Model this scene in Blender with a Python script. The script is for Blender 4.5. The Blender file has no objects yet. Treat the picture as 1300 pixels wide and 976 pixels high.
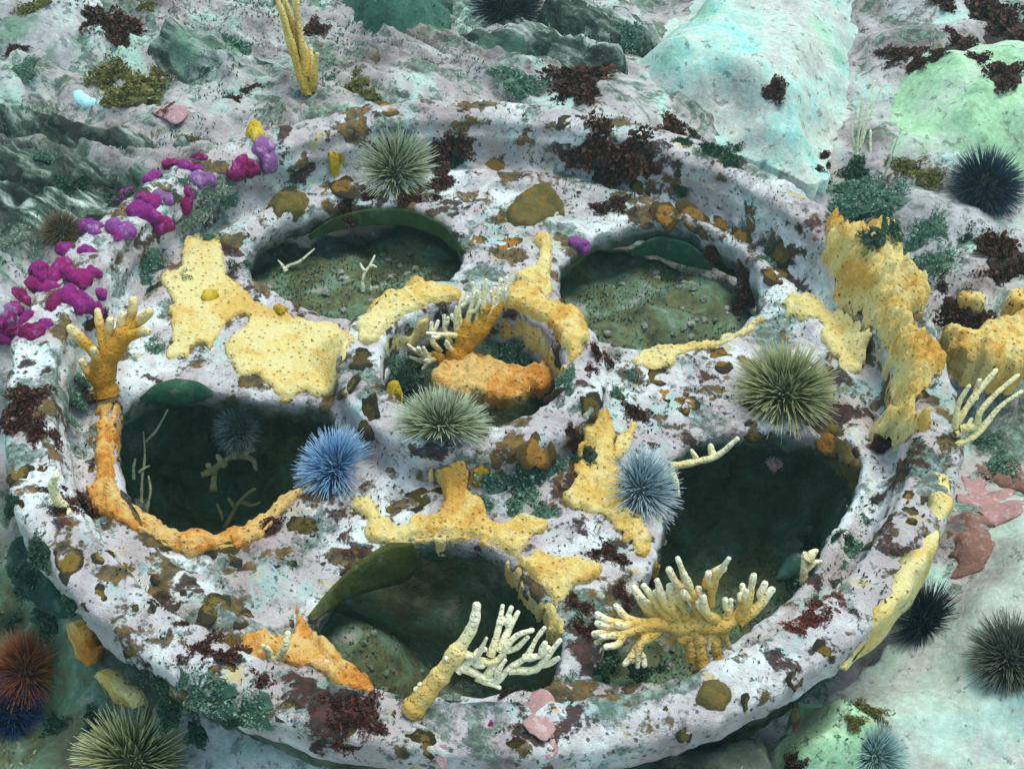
import bpy, math, random
import numpy as np
from mathutils import Matrix, Vector

random.seed(7); rng = np.random.default_rng(7)
sc = bpy.context.scene
col = sc.collection

# ------------------------------------------------------------------ camera, sky, sun, exposure
IW, IH = 1300.0, 976.0
EL, DIST, TX, TY, ROLL, HF = 0.74806, 1.40426, 0.02851, -0.05002, 0.06416, math.radians(42)
CAM = np.array([TX, TY - DIST * math.cos(EL), DIST * math.sin(EL)])
FW = np.array([0, math.cos(EL), -math.sin(EL)])
_rt = np.array([1.0, 0, 0]); _up = np.cross(_rt, FW)
RT = math.cos(ROLL) * _rt + math.sin(ROLL) * _up
UP = -math.sin(ROLL) * _rt + math.cos(ROLL) * _up
FPX = IW / 2 / math.tan(HF / 2)
cd = bpy.data.cameras.new('camera'); cam = bpy.data.objects.new('camera', cd); col.objects.link(cam)
cd.sensor_fit = 'HORIZONTAL'; cd.angle = HF; cd.clip_start = 0.02; cd.clip_end = 100
cam.matrix_world = Matrix(((RT[0], UP[0], -FW[0], CAM[0]), (RT[1], UP[1], -FW[1], CAM[1]), (RT[2], UP[2], -FW[2], CAM[2]), (0, 0, 0, 1)))
sc.camera = cam

SUN_EL, SUN_AZ = math.radians(73), math.radians(38)      # azimuth clockwise from +Y
wd = bpy.data.worlds.new('World'); sc.world = wd; wd.use_nodes = True
nt = wd.node_tree; nt.nodes.clear()
sky = nt.nodes.new('ShaderNodeTexSky'); sky.sky_type = 'NISHITA'; sky.sun_disc = False
sky.sun_elevation = SUN_EL; sky.sun_rotation = SUN_AZ
tint = nt.nodes.new('ShaderNodeMix'); tint.data_type = 'RGBA'; tint.blend_type = 'MULTIPLY'
tint.inputs[0].default_value = 1.0; tint.inputs[7].default_value = (0.92, 1.0, 0.77, 1)   # water takes the violet out of the skylight
bg = nt.nodes.new('ShaderNodeBackground'); bg.inputs[1].default_value = 0.15
wo = nt.nodes.new('ShaderNodeOutputWorld')
nt.links.new(sky.outputs[0], tint.inputs[6]); nt.links.new(tint.outputs[2], bg.inputs[0]); nt.links.new(bg.outputs[0], wo.inputs[0])

sd = bpy.data.lights.new('sun', 'SUN'); sd.energy = 1.35; sd.angle = math.radians(28); sd.color = (1.0, 0.99, 0.88)
sun = bpy.data.objects.new('sun', sd); col.objects.link(sun)
sv = Vector((math.sin(SUN_AZ) * math.cos(SUN_EL), math.cos(SUN_AZ) * math.cos(SUN_EL), math.sin(SUN_EL)))
sun.rotation_euler = sv.to_track_quat('Z', 'Y').to_euler(); sun.location = sv * 4

vs = sc.view_settings
vs.view_transform = 'Standard'; vs.look = 'None'; vs.exposure = 1.06; vs.gamma = 1; vs.use_curve_mapping = False

# ------------------------------------------------------------------ numeric helpers
def _hash(ix, iy, iz, seed):
    h = (ix * 374761393 + iy * 668265263 + iz * 1274126177 + seed * 974634777) & 0xFFFFFFFF
    h = ((h ^ (h >> 13)) * 1103515245) & 0xFFFFFFFF
    h = ((h ^ (h >> 16)) * 2654435761) & 0xFFFFFFFF
    return ((h ^ (h >> 15)) & 0xFFFF) / 32767.5 - 1.0

def noise(p, scale=1.0, seed=0):
    p = np.asarray(p, float) * scale + 1000.0
    i = np.floor(p).astype(np.int64); f = p - i; u = f * f * f * (f * (f * 6 - 15) + 10)
    r = 0
    for a in (0, 1):
        for b in (0, 1):
            for c in (0, 1):
                w = (u[:, 0] if a else 1 - u[:, 0]) * (u[:, 1] if b else 1 - u[:, 1]) * (u[:, 2] if c else 1 - u[:, 2])
                r = r + w * _hash(i[:, 0] + a, i[:, 1] + b, i[:, 2] + c, seed)
    return r

def fbm(p, scale, oct=4, seed=0, gain=0.5, ridged=False):
    s, a = 0.0, 1.0
    for k in range(oct):
        n = noise(p, scale * 2.03 ** k, seed + 17 * k)
        s = s + a * ((1 - 2 * np.abs(n)) if ridged else n); a *= gain
    return s

def xyz(x, y, z=0.0):
    x = np.ravel(x); y = np.ravel(y)
    return np.c_[x, y, np.broadcast_to(z, x.shape)]

def sstep(a, b, x):
    t = np.clip((x - a) / (b - a), 0, 1); return t * t * (3 - 2 * t)

def chaikin(P, n=2):
    P = np.asarray(P, float)
    for _ in range(n):
        Q = np.roll(P, -1, 0); P = np.stack([.75 * P + .25 * Q, .25 * P + .75 * Q], 1).reshape(-1, 2)
    return P

def poly_sdf(pts, P):
    """signed distance to polygon P, negative inside; also the closest boundary point"""
    pts = np.asarray(pts, float); best = np.full(len(pts), 1e9); near = np.zeros((len(pts), 2)); ins = np.zeros(len(pts), bool)
    for A, B in zip(P, np.roll(P, -1, 0)):
        e = B - A; w = pts - A; t = np.clip((w @ e) / max(e @ e, 1e-12), 0, 1); q = A + t[:, None] * e
        d = ((pts - q) ** 2).sum(1); m = d < best; best[m] = d[m]; near[m] = q[m]
        c = (A[1] > pts[:, 1]) != (B[1] > pts[:, 1])
        if abs(e[1]) > 1e-12:
            ins ^= c & (pts[:, 0] < e[0] * (pts[:, 1] - A[1]) / e[1] + A[0])
    d = np.sqrt(best); return np.where(ins, -d, d), near

def unproj(px, z):
    px = np.atleast_2d(np.asarray(px, float))
    D = FW + (px[:, :1] - IW / 2) / FPX * RT - (px[:, 1:] - IH / 2) / FPX * UP
    return CAM + ((z - CAM[2]) / D[:, 2])[:, None] * D

def mpp(P):      # metres that one photograph pixel spans at P
    return float((np.asarray(P) - CAM) @ FW) / FPX

# ------------------------------------------------------------------ height map of everything built so far (to rest things on)
HX0, HY0, HS, HNX, HNY = -1.45, -0.85, 0.004, 740, 700
hgx = HX0 + HS * np.arange(HNX); hgy = HY0 + HS * np.arange(HNY)
GX, GY = np.meshgrid(hgx, hgy, indexing='ij')
HM = np.full((HNX, HNY), -0.2)

def height(x, y):
    i = np.clip((np.asarray(x) - HX0) / HS, 0, HNX - 1.001); j = np.clip((np.asarray(y) - HY0) / HS, 0, HNY - 1.001)
    a = i.astype(int); b = j.astype(int); u = i - a; v = j - b
    return HM[a, b] * (1 - u) * (1 - v) + HM[a + 1, b] * u * (1 - v) + HM[a, b + 1] * (1 - u) * v + HM[a + 1, b + 1] * u * v

def hit(px, py, zmin=-9.0):
    D = FW + (px - IW / 2) / FPX * RT - (py - IH / 2) / FPX * UP
    t = np.arange(0.7, 3.2, 0.002); Q = CAM + t[:, None] * D
    below = Q[:, 2] <= np.maximum(height(Q[:, 0], Q[:, 1]), zmin)
    k = int(np.argmax(below)) if below.any() else len(t) - 1
    return Q[k]

def normal(x, y, r=0.012):
    nx = height(x - r, y) - height(x + r, y); ny = height(x, y - r) - height(x, y + r)
    n = np.array([float(nx), float(ny), 2 * r]); n[:2] = np.clip(n[:2], -2.2 * r, 2.2 * r); return n / np.linalg.norm(n)

# ------------------------------------------------------------------ mesh helpers
def mesh_from(name, V, F, mat=None, smooth=True, attrs=None):
    V = np.asarray(V, np.float32); F = np.asarray(F, np.int32); k = F.shape[1]
    me = bpy.data.meshes.new(name); me.vertices.add(len(V)); me.vertices.foreach_set('co', V.ravel())
    me.loops.add(F.size); me.loops.foreach_set('vertex_index', F.ravel())
    me.polygons.add(len(F)); me.polygons.foreach_set('loop_start', np.arange(0, F.size, k, dtype=np.int32))
    me.polygons.foreach_set('use_smooth', np.full(len(F), smooth))
    for an, a in (attrs or {}).items():
        at = me.attributes.new(an, 'FLOAT', 'POINT'); at.data.foreach_set('value', np.asarray(a, np.float32))
    me.update(calc_edges=True)
    if mat: me.materials.append(mat)
    return me

def link(name, me, parent=None, loc=None):
    o = bpy.data.objects.new(name, me); col.objects.link(o)
    if parent: o.parent = parent
    if loc is not None: o.location = loc
    return o

def empty(name, loc):
    o = bpy.data.objects.new(name, None); col.objects.link(o); o.location = loc; o.empty_display_size = 0.02; return o

def tag(o, label, cat, group=None):
    o['label'] = label; o['category'] = cat
    if group: o['group'] = group
    return o

def structure(o): o['kind'] = 'structure'; return o
def stuff(o, label=None, cat=None):
    o['kind'] = 'stuff'
    if label: o['label'] = label; o['category'] = cat
    return o

def surface_nets(S, org, h):
    nx, ny, nz = S.shape; neg = S < 0
    c = np.zeros((nx - 1, ny - 1, nz - 1), np.int8)
    offs = [(a, b, d) for a in (0, 1) for b in (0, 1) for d in (0, 1)]
    for a, b, d in offs: c += neg[a:nx - 1 + a, b:ny - 1 + b, d:nz - 1 + d]
    act = (c > 0) & (c < 8); I = np.argwhere(act)
    idx = np.full(act.shape, -1, np.int64); idx[act] = np.arange(len(I))
    acc = np.zeros((len(I), 3)); cnt = np.zeros(len(I))
    for ax in range(3):
        for o in offs:
            if o[ax]: continue
            o2 = list(o); o2[ax] = 1
            s0 = S[I[:, 0] + o[0], I[:, 1] + o[1], I[:, 2] + o[2]]; s1 = S[I[:, 0] + o2[0], I[:, 1] + o2[1], I[:, 2] + o2[2]]
            m = (s0 < 0) != (s1 < 0); t = np.where(m, s0 / np.where(m, s0 - s1, 1), 0)
            q = np.tile(np.array(o, float), (len(I), 1)); q[:, ax] = t
            acc[m] += q[m]; cnt[m] += 1
    V = np.asarray(org) + h * (I + acc / cnt[:, None])
    Fs = []
    for ax in range(3):
        b, d = [k for k in range(3) if k != ax]
        sl0 = [slice(None)] * 3; sl1 = [slice(None)] * 3; sl0[ax] = slice(0, -1); sl1[ax] = slice(1, None)
        e0 = neg[tuple(sl0)]; e1 = neg[tuple(sl1)]; E = np.argwhere(e0 != e1)
        lim = [nx, ny, nz]; E = E[(E[:, b] > 0) & (E[:, d] > 0) & (E[:, b] < lim[b] - 1) & (E[:, d] < lim[d] - 1)]
        inside0 = neg[E[:, 0], E[:, 1], E[:, 2]]
        def cell(db, dd):
            q = E.copy(); q[:, b] += db; q[:, d] += dd; return idx[q[:, 0], q[:, 1], q[:, 2]]
        quad = np.stack([cell(-1, -1), cell(0, -1), cell(0, 0), cell(-1, 0)], 1)
        flip = inside0 if ax != 1 else ~inside0
        quad[~flip] = quad[~flip][:, ::-1]; Fs.append(quad)
    F = np.concatenate(Fs); return V, F[(F >= 0).all(1)]

# ------------------------------------------------------------------ materials
class NB:
    def __init__(s, name):
        s.m = bpy.data.materials.new(name); s.m.use_nodes = True; s.t = s.m.node_tree
        s.b = s.t.nodes['Principled BSDF']; s.b.inputs['Roughness'].default_value = 0.75
        s.b.inputs['Specular IOR Level'].default_value = 0.18
        g = s.t.nodes.new('ShaderNodeNewGeometry'); s.pos = g.outputs['Position']
    def n(s, kind, **kw):
        x = s.t.nodes.new(kind)
        for k, v in kw.items(): setattr(x, k, v)
        return x
    def local(s):
        s.pos = s.n('ShaderNodeTexCoord').outputs['Object']; return s
    def put(s, sock, v):
        if isinstance(v, bpy.types.NodeSocket): s.t.links.new(v, sock)
        elif isinstance(v, tuple): sock.default_value = (*v, 1) if len(v) == 3 and len(sock.default_value) == 4 else v
        else: sock.default_value = v
    def map(s, loc=(0, 0, 0), scale=(1, 1, 1), rot=(0, 0, 0)):
        if any(rot):
            y = s.n('ShaderNodeMapping'); s.put(y.inputs[0], s.pos); y.inputs[2].default_value = rot
            x = s.n('ShaderNodeMapping'); s.put(x.inputs[0], y.outputs[0]); x.inputs[1].default_value = loc; x.inputs[3].default_value = scale
            return x.outputs[0]
        x = s.n('ShaderNodeMapping'); s.put(x.inputs[0], s.pos); x.inputs[1].default_value = loc; x.inputs[2].default_value = rot; x.inputs[3].default_value = scale
        return x.outputs[0]
    def noise(s, scale, detail=4, rough=0.55, dist=0.0, off=0.0, vec=None):
        x = s.n('ShaderNodeTexNoise'); s.put(x.inputs['Vector'], vec or s.map(loc=(off, off * 1.7, -off)))
        x.inputs['Scale'].default_value = scale; x.inputs['Detail'].default_value = detail; x.inputs['Roughness'].default_value = rough; x.inputs['Distortion'].default_value = dist
        return x.outputs[0]
    def voro(s, scale, out='Distance', feature='F1', rnd=1.0, vec=None):
        x = s.n('ShaderNodeTexVoronoi', feature=feature); s.put(x.inputs['Vector'], vec or s.pos); x.inputs['Scale'].default_value = scale; x.inputs['Randomness'].default_value = rnd
        return x.outputs[out]
    def ramp(s, f, *stops):
        x = s.n('ShaderNodeValToRGB'); s.put(x.inputs[0], f); el = x.color_ramp.elements
        while len(el) < len(stops): el.new(0.5)
        for e, (p, c) in zip(el, stops): e.position = p; e.color = (c, c, c, 1) if not isinstance(c, tuple) else (*c, 1)
        return x.outputs[0]
    def mix(s, f, a, b, mode='MIX'):
        x = s.n('ShaderNodeMix', data_type='RGBA', blend_type=mode); s.put(x.inputs[0], f); s.put(x.inputs[6], a); s.put(x.inputs[7], b); return x.outputs[2]
    def math(s, op, a, b=0.0):
        x = s.n('ShaderNodeMath', operation=op); s.put(x.inputs[0], a); s.put(x.inputs[1], b); return x.outputs[0]
    def attr(s, name):
        x = s.n('ShaderNodeAttribute', attribute_name=name); return x.outputs['Fac']
    def rand(s): return s.n('ShaderNodeObjectInfo').outputs['Random']
    def done(s, c, bump=None, strength=0.5, dist=0.004, rough=None, sss=0):
        s.put(s.b.inputs['Base Color'], c)
        if rough is not None: s.b.inputs['Roughness'].default_value = rough
        if bump is not None:
            x = s.n('ShaderNodeBump'); x.inputs['Strength'].default_value = strength; x.inputs['Distance'].default_value = dist
            s.put(x.inputs['Height'], bump); s.t.links.new(x.outputs[0], s.b.inputs['Normal'])
        return s.m

def crust_material(name, seed=0.0):
    """encrusting coralline algae: pinkish lavender to bluish white, overgrown by ochre, maroon and dark green patches, speckled"""
    b = NB(name); MU = lambda a, k: b.math('MULTIPLY', a, k)
    c = b.ramp(b.noise(10, 9, .70, .3, seed), (.35, (.33, .25, .26)), (.44, (.52, .45, .47)), (.52, (.65, .61, .63)), (.60, (.84, .89, .90)))
    c = b.mix(MU(b.ramp(b.noise(6, 6, .65, .5, seed + 3.1), (.50, 0.0), (.58, 1.0)), .6), c, (.46, .37, .37))
    c = b.mix(MU(b.ramp(b.noise(15, 7, .7, .6, seed + 5.3), (.57, 0.0), (.62, 1.0)), .55), c, (.36, .64, .62))
    c = b.mix(MU(b.ramp(b.noise(24, 6, .7, .4, seed + 8.7), (.61, 0.0), (.645, 1.0)), .75), c, (.62, .47, .18))
    g = b.ramp(b.noise(13, 7, .68, .2, seed + 11.9), (.555, 0.0), (.60, 1.0))
    c = b.mix(MU(g, .85), c, b.ramp(b.noise(110, 4, .7), (.36, (.025, .05, .04)), (.5, (.08, .14, .10)), (.64, (.30, .42, .36))))
    o = b.ramp(b.noise(19, 6, .62, .15, seed + 17.2), (.555, 0.0), (.585, 1.0))
    c = b.mix(MU(o, .95), c, b.ramp(b.noise(70, 4, .7), (.38, (.035, .024, .008)), (.50, (.12, .07, .014)), (.62, (.24, .12, .02))))
    m = b.ramp(b.noise(16, 6, .64, .15, seed + 29.4), (.588, 0.0), (.612, 1.0))
    c = b.mix(MU(m, .95), c, b.ramp(b.noise(90, 3, .7), (.4, (.022, .010, .008)), (.6, (.085, .025, .02))))
    c = b.mix(MU(b.ramp(b.noise(62, 5, .75, 0, seed + 2), (.615, 0.0), (.65, 1.0)), .65), c, (.055, .085, .085))
    c = b.mix(MU(b.ramp(b.noise(150, 2, .6, 0, seed + 6), (.63, 0.0), (.655, 1.0)), .7), c, (.10, .17, .17))
    sp = b.n('ShaderNodeSeparateColor'); b.put(sp.inputs[0], b.voro(120, 'Color'))
    c = b.mix(MU(MU(b.math('LESS_THAN', b.math('ADD', b.voro(120), MU(b.noise(300, 2), .15)), .30), b.math('GREATER_THAN', sp.outputs[0], .76)), .85), c, b.ramp(sp.outputs[1], (.3, (.03, .07, .08)), (.7, (.09, .07, .035))))
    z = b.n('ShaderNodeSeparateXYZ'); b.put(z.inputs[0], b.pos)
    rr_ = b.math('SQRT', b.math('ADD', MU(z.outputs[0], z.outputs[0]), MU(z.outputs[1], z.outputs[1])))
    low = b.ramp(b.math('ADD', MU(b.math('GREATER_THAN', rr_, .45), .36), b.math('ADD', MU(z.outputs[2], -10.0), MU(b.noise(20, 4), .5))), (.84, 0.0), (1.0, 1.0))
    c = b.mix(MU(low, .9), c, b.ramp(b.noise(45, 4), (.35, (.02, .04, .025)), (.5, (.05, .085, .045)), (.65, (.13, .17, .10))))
    h = b.math('ADD', b.math('ADD', b.noise(60, 7, .75), MU(b.noise(220, 3, .7), .35)), MU(b.math('MAXIMUM', b.math('MAXIMUM', g, o), m), .35))
    return b.done(c, h, 1.0, .007)

M = {}
M['crust'] = crust_material('coralline_crust')

def rock_material(name, stops, scale, greens, gcol, seed, streak=None, fine=.5, speck=.62):
    b = NB(name)
    vec = b.map(loc=(seed, -seed, seed * .3), scale=streak[1], rot=(0, 0, streak[0])) if streak else None
    c = b.ramp(b.noise(scale, 9, .72, .4, seed, vec), *stops)
    c = b.mix(b.ramp(b.noise(scale * .8, 4, .6, .5, seed + 4), (greens, 0.0), (greens + .09, .85)), c, gcol)
    c = b.mix(b.math('MULTIPLY', b.ramp(b.noise(70, 4, .7, 0, seed + 1), (speck, 0.0), (speck + .05, 1.0)), .6), c, (.07, .08, .07))
    c = b.mix(fine, c, b.ramp(b.noise(130, 3, .7), (.3, .3), (.5, .5), (.7, .72)), 'OVERLAY')
    return b.done(c, b.math('ADD', b.noise(40, 6, .7), b.math('MULTIPLY', b.noise(180, 3), .3)), .5, .006)

M['rock_turquoise'] = rock_material('turquoise_rock', ((.36, (.38, .37, .36)), (.46, (.50, .52, .48)), (.54, (.42, .58, .52)), (.64, (.26, .57, .54))), 8, .555, (.28, .52, .36), 2.3, speck=.59)
M['rock_green'] = rock_material('pale_green_rock', ((.36, (.24, .36, .23)), (.48, (.34, .56, .34)), (.58, (.47, .56, .46)), (.66, (.50, .46, .46))), 8, .57, (.20, .34, .21), 7.1, speck=.585)
M['rock_lavender'] = rock_material('lavender_rock', ((.34, (.20, .19, .20)), (.48, (.36, .35, .37)), (.6, (.46, .48, .48)), (.7, (.32, .50, .45))), 11, .54, (.10, .19, .13), 1.7, speck=.55)
M['rock_slab'] = rock_material('pale_slab_rock', ((.34, (.36, .32, .31)), (.48, (.43, .46, .42)), (.6, (.41, .56, .49)), (.7, (.56, .58, .55))), 9, .60, (.30, .36, .30), 9.9, speck=.61)
M['rubble'] = rock_material('rubble_stone', ((.36, (.05, .06, .045)), (.5, (.14, .15, .12)), (.65, (.34, .33, .32))), 60, .58, (.08, .13, .08), 5.0)
M['rock_dark'] = rock_material('dark_green_rock', ((.36, (.015, .04, .03)), (.5, (.035, .10, .07)), (.65, (.06, .16, .11))), 14, .7, (.10, .18, .12), 4.0)
M['rock_striated'] = rock_material('striated_rock', ((.43, (.012, .016, .013)), (.50, (.05, .075, .055)), (.55, (.20, .25, .21)), (.60, (.36, .35, .36)), (.68, (.56, .66, .60))), 9, .57, (.10, .20, .14), 3.4,
                                    streak=(math.radians(38), (.45, 2.6, 1.5)), speck=.55)

def sponge_material(name, pale, mid, deep, pore, bscale=230):
    b = NB(name)
    c = b.ramp(b.math('ADD', b.math('MULTIPLY', b.noise(13, 5, .65, .5), .75), b.math('MULTIPLY', b.noise(60, 4, .7), .25)), (.42, deep), (.49, mid), (.555, pale))
    d = b.voro(135, rnd=.7); c = b.mix(b.math('MULTIPLY', b.ramp(d, (.15, 1.0), (.28, 0.0)), .7), c, pore)
    c = b.mix(b.math('MULTIPLY', b.ramp(b.noise(40, 4, .7, .5, 4), (.67, 0.0), (.69, 1.0)), .85), c, (.12, .09, .025))
    c = b.mix(.3, c, b.ramp(b.noise(bscale, 3, .75), (.3, .25), (.5, .5), (.7, .76)), 'OVERLAY')
    h = b.math('SUBTRACT', b.math('ADD', b.noise(bscale, 4, .75), b.noise(70, 3, .6)), b.ramp(d, (.08, .5), (.25, 0.0)))
    return b.done(c, h, 1.0, .005)

M['sponge_pale'] = sponge_material('pale_yellow_sponge', (.87, .73, .35), (.86, .66, .25), (.79, .50, .14), (.62, .37, .08))
M['sponge_gold'] = sponge_material('golden_sponge', (.86, .69, .30), (.84, .58, .18), (.73, .39, .08), (.58, .29, .05))
M['sponge_orange'] = sponge_material('orange_sponge', (.80, .52, .19), (.75, .34, .07), (.64, .22, .035), (.50, .17, .03))
M['sponge_lemon'] = sponge_material('lemon_sponge', (.75, .55, .06), (.66, .44, .03), (.5, .3, .02), (.4, .25, .02))

def blob_material(name, stops, rim, bumps=140, edge=None):
    b = NB(name)
    c = b.ramp(b.math('ADD', b.math('MULTIPLY', b.rand(), .5), b.math('MULTIPLY', b.noise(75, 4, .7), .5)), *stops)
    c = b.mix(b.ramp(b.noise(130, 3, .65, 0, 3), (.55, 0.0), (.62, .85)), c, rim)
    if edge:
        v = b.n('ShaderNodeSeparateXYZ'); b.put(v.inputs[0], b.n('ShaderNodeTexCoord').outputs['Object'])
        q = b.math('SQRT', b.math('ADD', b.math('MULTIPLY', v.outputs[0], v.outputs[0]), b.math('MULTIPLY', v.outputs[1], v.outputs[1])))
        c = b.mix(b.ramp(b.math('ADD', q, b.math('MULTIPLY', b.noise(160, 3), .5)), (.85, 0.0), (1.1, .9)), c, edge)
    return b.done(c, b.noise(bumps * 1.6, 4, .75), .8, .004)
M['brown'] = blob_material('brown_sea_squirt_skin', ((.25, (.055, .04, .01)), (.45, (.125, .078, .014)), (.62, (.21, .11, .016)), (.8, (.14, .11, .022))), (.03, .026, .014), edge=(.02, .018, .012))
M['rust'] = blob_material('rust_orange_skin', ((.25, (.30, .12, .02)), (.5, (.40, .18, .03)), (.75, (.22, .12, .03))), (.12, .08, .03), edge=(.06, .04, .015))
M['olive'] = blob_material('olive_skin', ((.25, (.07, .06, .015)), (.5, (.14, .11, .03)), (.75, (.10, .085, .03))), (.24, .11, .015))
M['magenta'] = blob_material('magenta_skin', ((.2, (.13, .004, .05)), (.45, (.25, .008, .11)), (.62, (.24, .012, .17)), (.8, (.18, .02, .20))), (.34, .06, .26))
M['violet'] = blob_material('violet_skin', ((.2, (.20, .04, .22)), (.5, (.28, .07, .28)), (.8, (.22, .10, .26))), (.42, .24, .42))
M['pinkcrust'] = blob_material('pink_crust_skin', ((.25, (.42, .20, .20)), (.5, (.46, .26, .26)), (.75, (.40, .22, .25))), (.56, .42, .42))
M['redcrust'] = blob_material('brick_red_crust_skin', ((.3, (.22, .10, .08)), (.5, (.28, .14, .11)), (.7, (.20, .10, .09))), (.36, .24, .20))
M['cyanshell'] = blob_material('cyan_shell_skin', ((.3, (.35, .75, .80)), (.7, (.45, .80, .85))), (.62, .85, .88))

def leaf_material(name, dark, mid, light, trans=.15):
    b = NB(name); a = b.attr('shade')
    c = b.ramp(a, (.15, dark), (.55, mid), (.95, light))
    c = b.mix(b.math('MULTIPLY', b.rand(), .35), c, dark)
    b.b.inputs['Transmission Weight'].default_value = 0
    return b.done(c, None, rough=.55)
M['maroon'] = leaf_material('maroon_seaweed', (.018, .007, .006), (.06, .016, .012), (.15, .05, .038))
M['redweed'] = leaf_material('dark_red_seaweed', (.05, .012, .01), (.15, .03, .025), (.30, .10, .08))
M['greenweed'] = leaf_material('green_turf_weed', (.03, .07, .05), (.10, .20, .14), (.36, .52, .40))
M['darkgreen'] = leaf_material('dark_green_weed', (.008, .022, .014), (.03, .075, .045), (.09, .17, .10))
M['oliveweed'] = leaf_material('olive_weed', (.05, .045, .01), (.15, .13, .03), (.32, .28, .10))
M['paleweed'] = leaf_material('grey_green_weed', (.08, .11, .08), (.24, .30, .24), (.50, .56, .48))

def coral_material(name, base, mid, tip, lo=.35, hi=.9):
    b = NB(name); a = b.attr('tip')
    c = b.ramp(b.math('ADD', a, b.math('MULTIPLY', b.math('SUBTRACT', b.noise(60, 3), .5), .35)), (0.05, base), (lo, mid), (hi, tip))
    return b.done(c, b.math('ADD', b.noise(170, 3, .7), b.ramp(b.voro(260), (.1, .6), (.4, 0.0))), .8, .004)
M['coral_white'] = coral_material('white_tipped_coral', (.62, .36, .09), (.80, .62, .28), (.88, .80, .58))
M['coral_bush'] = coral_material('golden_bush_coral', (.58, .33, .07), (.76, .54, .20), (.88, .82, .64), .60, 1.0)
M['coral_gold'] = coral_material('golden_finger_coral', (.52, .22, .02), (.62, .33, .045), (.80, .66, .38), .70, 1.05)
M['coral_cream'] = coral_material('cream_coral', (.48, .38, .16), (.72, .60, .28), (.82, .74, .48))
M['coral_plume'] = coral_material('golden_plume', (.34, .20, .03), (.56, .36, .07), (.80, .62, .24))
M['coral_pale'] = coral_material('pale_feather', (.36, .42, .26), (.60, .62, .40), (.76, .78, .60))

def urchin_material(name, base, mid, tip):
    b = NB(name); c = b.ramp(b.attr('tip'), (0.0, base), (.45, mid), (.95, tip)); return b.done(c, None, rough=.5)
UC = {'green': ((.045, .06, .028), (.24, .28, .15), (.62, .66, .50)), 'olive': ((.04, .05, .02), (.20, .22, .09), (.58, .56, .30)),
      'blue': ((.04, .08, .14), (.14, .28, .50), (.42, .62, .82)), 'slate': ((.06, .09, .10), (.25, .34, .40), (.55, .66, .70)),
      'purple': ((.006, .008, .014), (.015, .022, .045), (.05, .075, .12)), 'black': ((.005, .006, .01), (.01, .014, .03), (.03, .035, .06)),
      'navy': ((.003, .006, .02), (.01, .02, .10), (.04, .07, .22)), 'red': ((.06, .016, .008), (.26, .06, .02), (.48, .17, .07)),
      'brown': ((.03, .022, .012), (.12, .08, .04), (.26, .19, .12)), 'grey': ((.02, .022, .018), (.07, .075, .055), (.22, .22, .18)),
      'teal': ((.06, .10, .10), (.26, .40, .40), (.62, .76, .74)), 'dim': ((.015, .028, .03), (.04, .075, .09), (.09, .14, .16))}
for k, v in UC.items(): M['urchin_' + k] = urchin_material(k + '_urchin', *v)

def blade_material(name, a, bb):
    b = NB(name); c = b.ramp(b.noise(34, 6, .75, .6), (.35, a), (.65, bb)); c = b.mix(b.ramp(b.noise(70, 4, .7, 0, 3), (.56, 0.0), (.62, .7)), c, (.10, .13, .09)); return b.done(c, b.noise(120, 4, .7), .6, .004, rough=.75)
M['blade_green'] = blade_material('green_kelp', (.012, .055, .03), (.03, .10, .06))
M['blade_olive'] = blade_material('olive_kelp', (.035, .045, .008), (.08, .09, .02))
M['blade_moss'] = blade_material('moss_kelp', (.03, .055, .015), (.075, .12, .04))
M['blade_teal'] = blade_material('teal_kelp', (.008, .03, .026), (.02, .06, .05))

# ------------------------------------------------------------------ the seabed
HOLES = {
 'A': [(308,345),(330,298),(400,270),(500,260),(572,283),(592,330),(562,368),(480,388),(440,412),(370,388)],
 'B': [(703,350),(740,308),(800,286),(870,286),(932,318),(968,358),(967,402),(900,442),(800,444),(728,424)],
 'C': [(842,600),(880,560),(930,550),(1000,546),(1070,566),(1098,600),(1065,665),(1025,740),(965,800),(880,860),(790,884),(745,866),(775,800),(835,720),(850,660)],
 'D': [(392,782),(470,708),(540,684),(640,698),(690,768),(722,812),(700,872),(640,892),(560,892),(480,890),(415,850)],
 'E': [(146,520),(200,486),(330,512),(420,512),(432,560),(378,630),(310,688),(220,694),(158,645)]}
HOLE_XY = {k: chaikin(unproj(v, -0.06)[:, :2], 2) for k, v in HOLES.items()}
HUB = np.array([-0.016, 0.0])

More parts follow.
